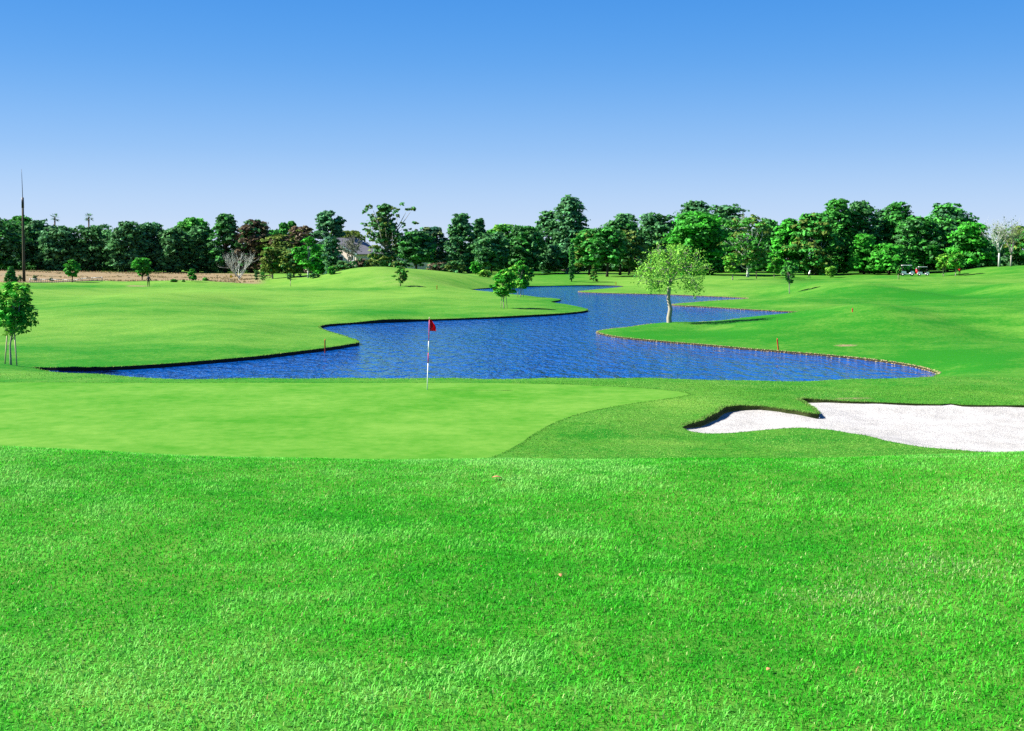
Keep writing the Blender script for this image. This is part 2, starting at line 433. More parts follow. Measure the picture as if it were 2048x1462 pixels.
# foreground rise
def crest_drop(px): return np.interp(px, [-200, 0, 300, 600, 1000, 1400, 1800, 2048, 2250], [1.55, 1.575, 1.64, 1.68, 1.685, 1.68, 1.66, 1.635, 1.61])
for px in (-200, 200, 600, 1000, 1400, 1800, 2200):
    d = float(crest_drop(px))
    for D in (3.0, 4.2, 5.5, 7.0, 8.6, 10.0): cz(px, D, CAMZ - (1.66 + (d - 1.66) * min(1, max(0, (D - 5) / 5))))
    cz(px, 11.4, CAMZ - d - 0.20); cz(px, 13.2, CAMZ - d - .62); cz(px, 17.0, 0.42)
CP = np.array(CP)
_U = np.stack([(CP[:, 0] - 1024) / FPX * 1.6, np.log(CP[:, 1]) * 1.0], 1)
# drop near-duplicate control points
keep = []
for i in range(len(_U)):
    if all(np.hypot(*(_U[i] - _U[j])) > 0.006 for j in keep): keep.append(i)
_U = _U[keep]; _Z = CP[keep, 2]
_EPS = 0.03
def _kern(A, B):
    d2 = ((A[:, None, :] - B[None, :, :]) ** 2).sum(-1)
    return np.sqrt(d2 + _EPS**2)
_K = _kern(_U, _U) - 0.0
_W = np.linalg.solve(np.block([[_K + 1e-5 * np.eye(len(_U)), np.ones((len(_U), 1))], [np.ones((1, len(_U))), np.zeros((1, 1))]]), np.concatenate([_Z, [0]]))
def hgt(x, y):
    x = np.atleast_1d(np.asarray(x, float)); y = np.atleast_1d(np.asarray(y, float))
    D = np.clip(y, 3.0, 420.0)
    u = np.clip(x / np.maximum(y, 3.0), -0.55, 0.55)
    A = np.stack([u * 1.6, np.log(D)], 1)
    out = np.empty(len(x))
    for i in range(0, len(x), 8000):
        out[i:i + 8000] = _kern(A[i:i + 8000], _U) @ _W[:-1] + _W[-1]
    far = y > 45
    if far.any():
        X, Y = x[far], y[far]
        lump = (vnoise(X * 0.22 + 7, Y * 0.16) - 0.5) * 0.22 + (vnoise(X * 0.075 + 3, Y * 0.05) - 0.5) * 0.95 + (vnoise(X * .6, Y * .5 + 4) - .5) * .05
        roll = np.zeros(len(X))
        for px_, d_, a_, sx, sy in [(1690, 150, 1.2, 8, 26), (1880, 140, -.55, 6, 24), (2060, 145, 1.1, 8, 26), (1770, 78, .6, 3.6, 10), (1950, 70, -.4, 3.2, 10), (2080, 75, .5, 3.5, 10), (1500, 205, .6, 12, 18),
                                    (350, 122, .8, 8, 24), (130, 110, -.3, 6, 18), (-40, 130, .8, 8, 26), (600, 112, -.25, 6, 16), (720, 120, .55, 6, 14), (480, 75, .35, 4, 8), (250, 160, -.3, 9, 18), (900, 140, .4, 6, 12), (1800, 215, .7, 10, 16)]:
            roll += a_ * np.exp(-((X - xpx(px_, d_)) / sx)**2 - ((Y - d_) / sy)**2)
        lump = lump + roll
        fade = sstep(45, 75, Y) * sstep(290, 240, Y)
        dl = pdist(lake_ctrl, X, Y)
        out[far] += lump * fade * sstep(0.3, 9.0, dl)
        out[far] = np.maximum(out[far], ZW + 0.07 + 0.12 * sstep(0.0, 3.0, dl))
    return out
def at(px, row, d0=15.0, d1=330.0):
    """where the line of sight through a picture point meets the ground"""
    D = np.exp(np.linspace(math.log(d0), math.log(d1), 500))
    g = hgt(xpx(px, D), D) - zrow(row, D)
    k = np.argmax(g > 0)
    d = D[k] if g[k] > 0 else d1
    return Vector((xpx(px, d), d, float(hgt(xpx(px, d), d)[0])))
def ground(x, y, sink=0.0): return Vector((x, y, float(hgt(x, y)[0]) - sink))

# ------------------------------------------------------------------ ground mesh with exact edges
def zpoly(lst, z):   # list of (px,row) on the plane z
    return np.array([(xpx(px, (CAMZ - z) * FPX / (row - HROW)), (CAMZ - z) * FPX / (row - HROW)) for px, row in lst])
GREEN = [(-420, 764), (0, 765), (500, 766), (900, 766), (1080, 768), (1220, 773), (1330, 780), (1378, 788), (1345, 796), (1270, 806), (1180, 822), (1115, 842), (1068, 866), (1035, 888), (985, 912), (900, 935), (600, 950), (200, 945), (-420, 930)]
green_poly = catmull(zpoly(GREEN, 0.0), 0.011)
# bunker: (px,row,depth of the lip)
BUNK = [(1366, 850, .05), (1384, 842, .12), (1402, 839, .14), (1420, 835, .17), (1436, 827, .18), (1452, 821, .15), (1480, 818, .13), (1510, 818, .10), (1560, 822, .09), (1605, 827, .10), (1636, 830, .13), (1641, 828, .13), (1636, 822, .10), (1618, 812, .10), (1598, 802, .13), (1606, 799, .13),
        (1650, 801, .08), (1700, 804, .065), (1760, 805, .05), (1830, 807, .06), (1880, 808, .05), (1900, 806, .04), (1925, 809, .045), (1985, 810, .05), (2060, 810.5, .05), (2200, 812, .08), (2330, 825, .05), (2380, 850, .03), (2300, 885, .02), (2200, 895, .02), (2060, 898, .02),
        (1950, 897, .015), (1850, 890, .015), (1770, 878, .015), (1730, 869, .02), (1700, 865, .02), (1660, 859, .015), (1600, 855, .015), (1540, 857, .015), (1470, 860, .015), (1410, 859, .02), (1380, 855, .03)]
bunk_ctrl = zpoly([(a, b) for a, b, c in BUNK], -0.09)
_bk = []
for i in range(len(bunk_ctrl)):
    p, q = bunk_ctrl[i], bunk_ctrl[(i + 1) % len(bunk_ctrl)]
    k = max(1, int(np.linalg.norm(q - p) / 0.22))
    for t in np.linspace(0, 1, k, endpoint=False): _bk.append((*(p + (q - p) * t), BUNK[i][2] * (1 - t) + BUNK[(i + 1) % len(BUNK)][2] * t))
_bk = np.array(_bk)
rng = np.random.RandomState(11)
_bk[:, 0] += rng.uniform(-.035, .035, len(_bk)); _bk[:, 1] += rng.uniform(-.05, .05, len(_bk)) * (_bk[:, 2] > 0.06)
bunk_poly = _bk[:, :2]

def inside(poly, X, Y):
    r = np.zeros(len(X), bool)
    x0, y0 = poly[:, 0], poly[:, 1]; x1, y1 = np.roll(x0, -1), np.roll(y0, -1)
    for a, b, c, d in zip(x0, y0, x1, y1):
        if b == d: continue
        m = (b > Y) != (d > Y)
        r ^= m & (X < (c - a) * (Y - b) / (d - b) + a)
    return r
Ds = list(np.exp(np.arange(math.log(3.0), math.log(400), 0.0165))) + list(np.exp(np.arange(math.log(420), math.log(6000), 0.18)))
pts = []
for i, D in enumerate(Ds):
    us = np.arange(-0.62, 0.621, 0.0105 if D < 400 else 0.05)
    us = us + rng.uniform(-.003, .003, len(us))
    for u in us: pts.append((u * D, D * (1 + rng.uniform(-.004, .004))))
for y in np.arange(-42, 3, 3.0):
    for x in np.arange(-60, 61, 3.0): pts.append((x + rng.uniform(-.3, .3), y + rng.uniform(-.3, .3)))
for y in np.arange(3, 95, 4.0):
    for x in np.arange(-64, 65, 4.0):
        if abs(x) > 0.62 * y + 1.5: pts.append((x + rng.uniform(-.3, .3), y + rng.uniform(-.3, .3)))
for a in (-4000, -1500, -600, 600, 1500, 4000):
    for y in (-40, 100, 400, 1200): pts.append((a, y))
pts = np.array(pts)
for poly, gap in ((lake_poly, .006), (green_poly, .006), (bunk_poly, .004)):
    sel = (np.abs(pts[:, 1] - poly[:, 1].mean()) < np.ptp(poly[:, 1]))
    dd = np.full(len(pts), 9e9); dd[sel] = pdist(poly, pts[sel, 0], pts[sel, 1])
    pts = pts[dd > gap * np.maximum(pts[:, 1], 10)]
cons = []; base = len(pts)
allp = [pts]
for poly in (lake_poly, green_poly, bunk_poly):
    n = len(poly); cons += [(base + i, base + (i + 1) % n) for i in range(n)]
    allp.append(poly); base += n
allp = np.vstack(allp)
r_ = delaunay_2d_cdt([Vector(p) for p in allp], cons, [], 0, 1e-6, False)
CV = np.array([tuple(v) for v in r_[0]]); CF = np.array([tuple(f) for f in r_[2]])
tri = CV[CF]; area = (tri[:, 1, 0] - tri[:, 0, 0]) * (tri[:, 2, 1] - tri[:, 0, 1]) - (tri[:, 1, 1] - tri[:, 0, 1]) * (tri[:, 2, 0] - tri[:, 0, 0])
CF[area < 0] = CF[area < 0][:, ::-1]
cen = CV[CF].mean(1)
in_l = inside(lake_poly, cen[:, 0], cen[:, 1]); in_g = inside(green_poly, cen[:, 0], cen[:, 1]); in_b = inside(bunk_poly, cen[:, 0], cen[:, 1])
CZ = hgt(CV[:, 0], CV[:, 1])

def zone_attrs(V):
    x, y = V[:, 0], V[:, 1]; px = x / np.maximum(y, 3) * FPX + 1024
    row = HROW + (CAMZ - V[:, 2]) * FPX / np.maximum(y, 3)
    dry = np.full(len(V), 0.22)
    dry = dry - 0.04 * sstep(16, 12, y)
    left = sstep(1150, 900, px) * sstep(52, 75, y)
    dry = dry + left * (0.36 + 0.22 * sstep(100, 150, y))
    dry += sstep(1100, 1250, px) * sstep(110, 170, y) * (0.34 * sstep(1700, 1350, px) + 0.12)
    dry += 0.12 * sstep(38, 42, y) * sstep(48, 44, y)
    dry += 0.12 * sstep(22, 24, y) * sstep(36, 33, y)
    dry += 0.22 * np.exp(-((px - 1400) / 220)**2 - ((y - 36) / 4)**2)
    dry -= 0.10 * np.exp(-((px - 1850) / 260)**2 - ((y - 75) / 28)**2)
    # waterside strip of yellowed turf
    soil = np.zeros(len(V))
    soil = np.maximum(soil, sstep(560, 500, px) * sstep(196, 206, y) * sstep(300, 285, y) * (1.05 - 0.25 * sstep(380, 480, px)))
    soil = np.maximum(soil, 0.36 * np.exp(-((px - 800) / 140)**2) * sstep(165, 172, y) * sstep(200, 192, y))
    def patch(pxc, rc, w, h, amt):
        return amt * np.exp(-((px - pxc) / w)**2 - ((row - rc) / h)**2)
    soil = np.maximum(soil, patch(1690, 691, 26, 3.0, .9))
    soil = np.maximum(soil, patch(1700, 796, 70, 3.0, .75))
    soil = np.maximum(soil, patch(1880, 800, 40, 3.0, .55))
    soil = np.maximum(soil, patch(275, 572, 26, 2.5, .9))
    soil = np.maximum(soil, sstep(292, 305, y) * 0.35)      # dry litter under the trees
    for k, (a, b) in enumerate([(1260, 660), (1700, 598), (1300, 690), (1500, 640), (520, 627), (980, 632)]):
        soil = np.maximum(soil, patch(a, b, 30, 3, .4))
    for a, b, w, h, k in [(790, 624, 130, 9, -.38), (520, 700, 140, 7, -.22), (120, 574, 170, 5, -.38), (1840, 592, 170, 13, -.22), (1960, 722, 110, 24, -.2), (1330, 672, 120, 10, -.2), (680, 578, 140, 3, -.4), (330, 588, 260, 7, .2),
                          (300, 612, 320, 5, -.15), (150, 640, 220, 12, .12), (1300, 563, 170, 5, .15), (1950, 632, 220, 5, .22), (1980, 560, 160, 6, .2), (1650, 612, 120, 4, .2), (1480, 655, 120, 5, .15), (1800, 745, 160, 5, -.12), (1380, 806, 90, 7, .3), (1180, 868, 60, 10, -.25), (1330, 885, 120, 6, .25), (1560, 880, 200, 6, -.1)]:
        dry = dry + 1.6 * patch(a, b, w, h, k)  # lush and pale turf patches, also painting mound shading into the colour
    return {'dry': dry, 'soil': soil}

def submesh(name, mask, Zarr, attrs=True):
    F = CF[mask]; idx, inv = np.unique(F, return_inverse=True)
    V = np.column_stack([CV[idx], Zarr[idx]])
    return np_mesh(name, V, inv.reshape(F.shape), None, zone_attrs(V) if attrs else None)
tag(link('ground', submesh('ground', ~(in_l | in_g | in_b), CZ), MAT['lawn'], smooth=True), kind='structure')
ZG = CZ.copy()
tag(link('putting_green', submesh('putting_green', in_g, ZG, False), MAT['green'], smooth=True), kind='structure')
# sand: sunk below the turf edge
d_in = pdist(bunk_poly, CV[:, 0], CV[:, 1])
near_i = None
ZS = CZ.copy()
bi = np.unique(CF[in_b])
for i in bi:
    d = np.hypot(_bk[:, 0] - CV[i, 0], _bk[:, 1] - CV[i, 1]); w = 1 / (d + 0.05)**2
    dep = (w * _bk[:, 2]).sum() / w.sum()
    if d.min() < 1e-3: dep = _bk[np.argmin(d), 2]
    ZS[i] -= dep + 0.10 * sstep(0.1, 1.4, d_in[i]) + 0.03 * (vnoise(np.array([CV[i, 0] * 1.3]), np.array([CV[i, 1] * 1.3]))[0] - .5)
tag(link('sand_bunker', submesh('sand_bunker', in_b, ZS, False), MAT['sand'], smooth=True), kind='structure')
def strip(name, top, bot, mat):
    n = len(top); V = np.vstack([top, bot]); i = np.arange(n); j = (i + 1) % n
    o = link(name, np_mesh(name, V, np.stack([i, j, n + j, n + i], 1)), mat)
    return tag(o, kind='structure')
bz = hgt(bunk_poly[:, 0], bunk_poly[:, 1])
def nrm_in(poly):
    t = np.roll(poly, -1, 0) - np.roll(poly, 1, 0); n = np.column_stack([-t[:, 1], t[:, 0]]); n /= np.linalg.norm(n, axis=1)[:, None] + 1e-9
    q = poly + n * 0.05
    s = np.where(inside(poly, q[:, 0], q[:, 1]), 1, -1)[:, None]
    return n * s
strip('bunker_lip', np.column_stack([bunk_poly, bz + 0.002]), np.column_stack([bunk_poly - nrm_in(bunk_poly) * 0.03, bz - _bk[:, 2] - 0.05]), MAT['lip'])
# lake: banks and water
lz = hgt(lake_poly[:, 0], lake_poly[:, 1])
strip('lake_bank', np.column_stack([lake_poly, lz + 0.002]), np.column_stack([lake_poly + nrm_in(lake_poly) * 0.04, np.full(len(lake_poly), ZW - 0.4)]), MAT['bank'])
def water_sheet():
    xs = (-30, 45); V = []; ys = np.linspace(42, 226, 24); Fq = []
    for y in ys:
        for s in (-1, 1): V.append((s * (0.45 * y + 6), y, ZW))
    for i in range(len(ys) - 1): Fq.append((2 * i, 2 * i + 1, 2 * i + 3, 2 * i + 2))
    return np_mesh('lake', V, Fq)
tag(link('lake', water_sheet(), MAT['water']), kind='structure')
# ------------------------------------------------------------------ grass blades (stuff)
def blades(name, X, Y, length, width, lean, tint, seed, zoff=0.0, simple=None):
    """one mesh of bent tapering grass blades rooted at X,Y"""
    rs = np.random.RandomState(seed); n = len(X)
    Z = hgt(X, Y) + zoff
    th = rs.uniform(0, 2 * np.pi, n); ln = length; le = lean
    d = np.stack([np.cos(th), np.sin(th)], 1); s = np.stack([-np.sin(th + rs.uniform(-.9, .9, n)), np.cos(th)], 1)
    s /= np.linalg.norm(s, axis=1)[:, None]
    V = np.empty((n, 5, 3), np.float32)
    def pt(t): # bend outwards with height
        h = ln * (t * np.cos(le * (0.35 + 0.5 * t))); o = ln * t * np.sin(le * (0.35 + 0.65 * t))
        return np.stack([X + d[:, 0] * o, Y + d[:, 1] * o, Z + h], 1)
    b, m, t = pt(0.0), pt(0.55), pt(1.0)
    w = (width * 0.5)[:, None]; s3 = np.column_stack([s, np.zeros(n)])
    V[:, 0] = b - s3 * w; V[:, 1] = b + s3 * w; V[:, 2] = m - s3 * w * .85; V[:, 3] = m + s3 * w * .85; V[:, 4] = t
    V[:, :2, 2] -= 0.012
    ids = 5 * np.arange(n)[:, None, None]
    F = (np.array([[0, 1, 3], [0, 3, 2], [2, 3, 4]])[None] + ids).reshape(-1, 3)
    if simple is not None:      # far blades: one triangle each
        F = np.vstack([(np.array([[0, 1, 3], [0, 3, 2], [2, 3, 4]])[None] + ids[~simple]).reshape(-1, 3), (np.array([[0, 1, 4]])[None] + ids[simple]).reshape(-1, 3)])
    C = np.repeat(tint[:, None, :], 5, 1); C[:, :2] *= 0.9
    return np_mesh(name, V.reshape(-1, 3), F, C.reshape(-1, 3))

def foreground_grass():
    rs = np.random.RandomState(3); N = 540000
    D = np.sqrt(rs.uniform(3.3**2, 12.6**2, int(N * 3.0)))
    D = D[rs.rand(len(D)) < (4.0 / np.maximum(D, 4.0))**0.75][:N]
    X = rs.uniform(-1, 1, len(D)) * (0.45 * D + 2.4); Y = D
    k0 = vnoise(X * .55 + 2, Y * .4 + 8); k1 = vnoise(X * 1.1 + 5, Y * 1.1); k2 = vnoise(X * 3.7, Y * 3.7 + 9); k3 = vnoise(X * 11, Y * 11 + 3)
    n = len(X)
    L = (0.017 + 0.013 * rs.rand(n)) * (0.75 + 0.3 * k1 + 0.3 * k2)
    W = 0.0034 + 0.0024 * rs.rand(n) + 0.00022 * np.maximum(D - 5, 0)
    L *= 1 - .4 * sstep(8.5, 11, D)
    lean = rs.uniform(0.5, 1.9, n)
    f = np.clip(0.5 * rs.rand(n) + 0.8 * (k0 - .5) + 0.6 * (k1 - 0.5) + 0.75 * (k2 - .5) + 0.35 * (k3 - .5) + 0.22, 0, 1)[:, None]
    a = np.array([0.048, 0.43, 0.016]); b = np.array([0.21, 0.57, 0.11]); c = np.array([0.028, 0.33, 0.012])
    T = c + (a - c) * np.clip(f * 3, 0, 1); T = T + (b - T) * np.clip(f * 1.5 - .5, 0, 1)
    pale = rs.rand(n); T[pale > 0.97] = [0.33, 0.48, 0.15]; T[pale < 0.002] = [0.30, 0.22, 0.08]
    # yellowish worn patches on the right
    pxx = X / Y * FPX + 1024
    wr = np.exp(-((X - 1.75) / 0.35)**2 - ((Y - 5.9) / 0.25)**2) + np.exp(-((X - 2.3) / 0.4)**2 - ((Y - 6.5) / 0.25)**2)
    sel = rs.rand(n) < 0.6 * wr + .05 * sstep(.62, .85, k0); T[sel] = [0.25, 0.42, 0.13]
    T *= rs.uniform(0.8, 1.2, (n, 1))
    smp = rs.rand(n) < .7 * np.clip((D - 5.5) / 6, 0, 1)
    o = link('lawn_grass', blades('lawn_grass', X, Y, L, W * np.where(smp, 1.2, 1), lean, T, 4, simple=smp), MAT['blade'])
    tag(o, 'short bright green lawn grass covering the near rise', 'grass', kind='stuff')
foreground_grass()

def along(poly, step, jitter, rs, sel=None):
    q = np.roll(poly, -1, 0); L = np.linalg.norm(q - poly, axis=1); out = []
    for i in range(len(poly)):
        if sel is not None and not sel[i]: continue
        k = max(1, int(L[i] / step)); t = rs.rand(k)[:, None]
        out.append(poly[i] * (1 - t) + q[i] * t)
    P = np.vstack(out); return P + rs.uniform(-1, 1, P.shape) * jitter
def edge_grass():
    rs = np.random.RandomState(8); Xs, Ys, Ls, Ws, Ts = [], [], [], [], []
    def put(P, l0, l1, w, a, b):
        n = len(P); f = rs.rand(n, 1)
        Xs.append(P[:, 0]); Ys.append(P[:, 1]); Ls.append(rs.uniform(l0, l1, n)); Ws.append(np.full(n, w) * rs.uniform(.7, 1.3, n))
        Ts.append((np.array(a) * (1 - f) + np.array(b) * f) * rs.uniform(.75, 1.25, (n, 1)))
    deep = np.array([c > 0.06 for c in _bk[:, 2]])
    nb = nrm_in(bunk_poly)
    put(along(bunk_poly - nb * 0.05, 0.004, 0.06, rs, deep & (bunk_poly[:, 0] < 16)), .03, .065, .012, (.05, .22, .02), (.24, .36, .09))
    put(along(bunk_poly - nb * 0.04, 0.02, 0.04, rs, ~deep & (bunk_poly[:, 0] < 16)), .02, .05, .012, (.03, .2, .015), (.12, .3, .05))
    # collar around the putting green
    ng = nrm_in(green_poly); vis = (green_poly[:, 1] > 21.5) & (np.abs(green_poly[:, 0]) < 18)
    put(along(green_poly - ng * 0.06, 0.012, 0.05, rs, vis), .015, .035, .014, (.03, .18, .012), (.13, .3, .04))
    # grass hanging over the lake bank and on the bank by the green
    nl = nrm_in(lake_poly); lft = lake_poly[:, 1] < 112
    put(along(lake_poly - nl * 0.05, 0.03, 0.09, rs, lft), .03, .07, .03, (.05, .22, .02), (.22, .36, .07))
    P = np.column_stack([rs.uniform(-1, 1, 9000), rs.uniform(38.2, 41.6, 9000)]); P[:, 0] *= 0.47 * P[:, 1]
    put(P, .015, .035, .02, (.06, .26, .025), (.22, .38, .08))
    # rough right of the green and round the bunker
    P = np.column_stack([rs.uniform(0.0, 15.5, 150000), rs.uniform(21, 38, 150000)])
    P = P[~inside(bunk_poly, P[:, 0], P[:, 1]) & ~inside(green_poly, P[:, 0], P[:, 1]) & (P[:, 0] < 0.47 * P[:, 1])]
    k = vnoise(P[:, 0] * .7, P[:, 1] * .5) * .9 + 0.4 * vnoise(P[:, 0] * 2.5, P[:, 1] * 2)
    put(P[k > 0.68], .012, .028, .013, (.08, .33, .03), (.24, .43, .09)); put(P[k <= 0.68], .012, .026, .013, (.045, .27, .018), (.14, .35, .045))
    X, Y = np.concatenate(Xs), np.concatenate(Ys)
    me = blades('edge_grass', X, Y, np.concatenate(Ls), np.concatenate(Ws), rs.uniform(.5, 1.6, len(X)), np.vstack(Ts), 9)
    tag(link('rough_grass', me, MAT['blade']), 'rough grass round the bunker, green and lake edge', 'grass', kind='stuff')
edge_grass()

def field_scrub():
    rs = np.random.RandomState(31); n = 16000
    Y = rs.uniform(200, 292, n); px = rs.uniform(-120, 545, n); X = xpx(px, Y)
    k = vnoise(X * .12, Y * .1) + .5 * vnoise(X * .5, Y * .4); sel = k > .88; X, Y = X[sel], Y[sel]; n = len(X)
    f = rs.rand(n, 1); T = np.array([.30, .22, .11]) * (1 - f) + np.array([.11, .12, .05]) * f
    me = blades('field_scrub', X, Y, rs.uniform(.12, .4, n), rs.uniform(.10, .25, n), rs.uniform(.3, 1.4, n), T * rs.uniform(.6, 1.3, (n, 1)), 32)
    tag(link('field_scrub', me, MAT['blade']), 'dry straw coloured scrub on the bare field', 'scrub', kind='stuff')
field_scrub()

def shore_stones():
    rs = np.random.RandomState(21)
    i0 = np.argmin(np.hypot(*(lake_poly - lake_ctrl[38]).T)); i1 = np.argmin(np.hypot(*(lake_poly - lake_ctrl[70]).T))
    sel = np.zeros(len(lake_poly), bool); sel[i0:i1 + 1] = True
    ico = bmesh.new(); bmesh.ops.create_icosphere(ico, subdivisions=1, radius=1.0)
    IV = np.array([v.co[:] for v in ico.verts]); IF = np.array([[v.index for v in f.verts] for f in ico.faces]); ico.free()
    n_ = nrm_in(lake_poly); P = []
    for off in (-0.07, 0.0):
        P.append(along(lake_poly + n_ * off, 0.065, 0.025, rs, sel))
    P = np.vstack(P); n = len(P)
    r = rs.uniform(0.02, 0.038, n) * (1 + 0.0015 * P[:, 1]); inl = inside(lake_poly, P[:, 0], P[:, 1])
    Z = np.where(inl, ZW + 0.01, np.maximum(hgt(P[:, 0], P[:, 1]), ZW + .05))
    S = np.stack([r * rs.uniform(.8, 1.4, n), r * rs.uniform(.8, 1.4, n), r * rs.uniform(.55, .9, n)], 1)
    V = IV[None] * S[:, None] * rs.uniform(.85, 1.15, (n, len(IV), 1)) + np.column_stack([P, Z])[:, None]
    F = (IF[None] + len(IV) * np.arange(n)[:, None, None]).reshape(-1, 3)
    T = np.array([.27, .215, .11]) * rs.uniform(.6, 1.25, (n, 1)) * np.array([1, 1, 1]) + rs.uniform(-.02, .02, (n, 3))
    me = np_mesh('shore_stones', V.reshape(-1, 3), F, np.repeat(np.clip(T, 0.02, 1), len(IV), 0))
    tag(link('shore_stones', me, MAT['stone']), 'small tan stones edging the right shores of the lake', 'stones', kind='stuff')
shore_stones()

# ------------------------------------------------------------------ trees
PAL = {'dark': (.062, .195, .058), 'teal': (.072, .220, .088), 'mid': (.052, .25, .038), 'bright': (.052, .33, .026), 'lime': (.17, .40, .045), 'olive': (.13, .20, .036),
       'brown': (.115, .092, .055), 'pale': (.18, .26, .10), 'fresh': (.062, .27, .034), 'ash': (.12, .14, .10), 'yellow': (.30, .32, .05), 'bluegreen': (.045, .16, .09)}
WOOD = {'dark': (.045, .036, .028), 'pale': (.30, .275, .21), 'grey': (.27, .25, .21), 'brown': (.10, .07, .045), 'white': (.39, .42, .37)}

def leaf_quads(C, Nn, size, rs, col, aspect=1.6, droop=0.0):
    """rhombic leaf-clump faces at C with normals Nn"""
    n = len(C); r = rs.normal(size=(n, 3)); A = np.cross(Nn, r); A /= np.linalg.norm(A, axis=1)[:, None] + 1e-9
    if droop:
        A = A * (1 - droop) + np.array([0, 0, -1.0]) * droop; A /= np.linalg.norm(A, axis=1)[:, None] + 1e-9
    B = np.cross(Nn, A); B /= np.linalg.norm(B, axis=1)[:, None] + 1e-9
    s = (size * rs.uniform(.6, 1.4, n))[:, None]
    V = np.stack([C - A * s * aspect * .5, C + B * s * .5 + A * s * .1, C + A * s * aspect * .5, C - B * s * .5 + A * s * .1], 1)
    V[:, 2] += Nn * s * rs.uniform(-.3, .3, (n, 1))
    F = np.arange(4 * n).reshape(n, 4)
    return V.reshape(-1, 3), F, np.repeat(col, 4, 0)

def branch(bag, p, d, length, r, depth, rs, spread=0.5, up=0.15, tips=None, col=(0, 0, 0), kids=3, bend=0.18):
    n = 5; path = [np.array(p, float)]; d = np.array(d, float)
    for i in range(n):
        d = d + rs.normal(size=3) * bend + np.array([0, 0, up * 0.3]); d /= np.linalg.norm(d)
        path.append(path[-1] + d * length / n)
    rad = np.linspace(r, r * 0.5, n + 1)
    V, F = tube(path, rad, 4 if depth < 2 else 6); bag.add(V, F, np.array(col) * rs.uniform(.85, 1.15))
    if depth <= 0:
        if tips is not None: tips.append(path[-1]); tips.append(path[-2]); tips.append(path[-3])
        return
    for k in range(kids):
        q = path[rs.randint(2, n + 1)] if k else path[-1]
        dd = d + rs.normal(size=3) * spread + np.array([0, 0, up]); dd /= np.linalg.norm(dd)
        branch(bag, q, dd, length * rs.uniform(.6, .85), r * 0.5, depth - 1, rs, spread, up, tips, col, kids, bend)

def profile(kind, t):
    if kind == 'round': return math.sqrt(max(0, 1 - (2 * t - 0.9)**2 / 1.21)) if t < .9 else max(.25, math.sqrt(max(0, 1 - ((t - .45) / .58)**2)))
    if kind == 'tall': return (0.7 + 0.3 * math.sin(math.pi * min(1, t * 1.1 + .05))) * (1 - 0.5 * t**3)
    if kind == 'spire': return 0.95 * (1 - t)**0.75 + 0.12
    if kind == 'column': return 0.75 + 0.25 * math.sin(math.pi * t)
    if kind == 'pine': return (1 - t)**0.6 * 0.9 + 0.15
    return math.sin(math.pi * (0.12 + 0.8 * t))**0.7

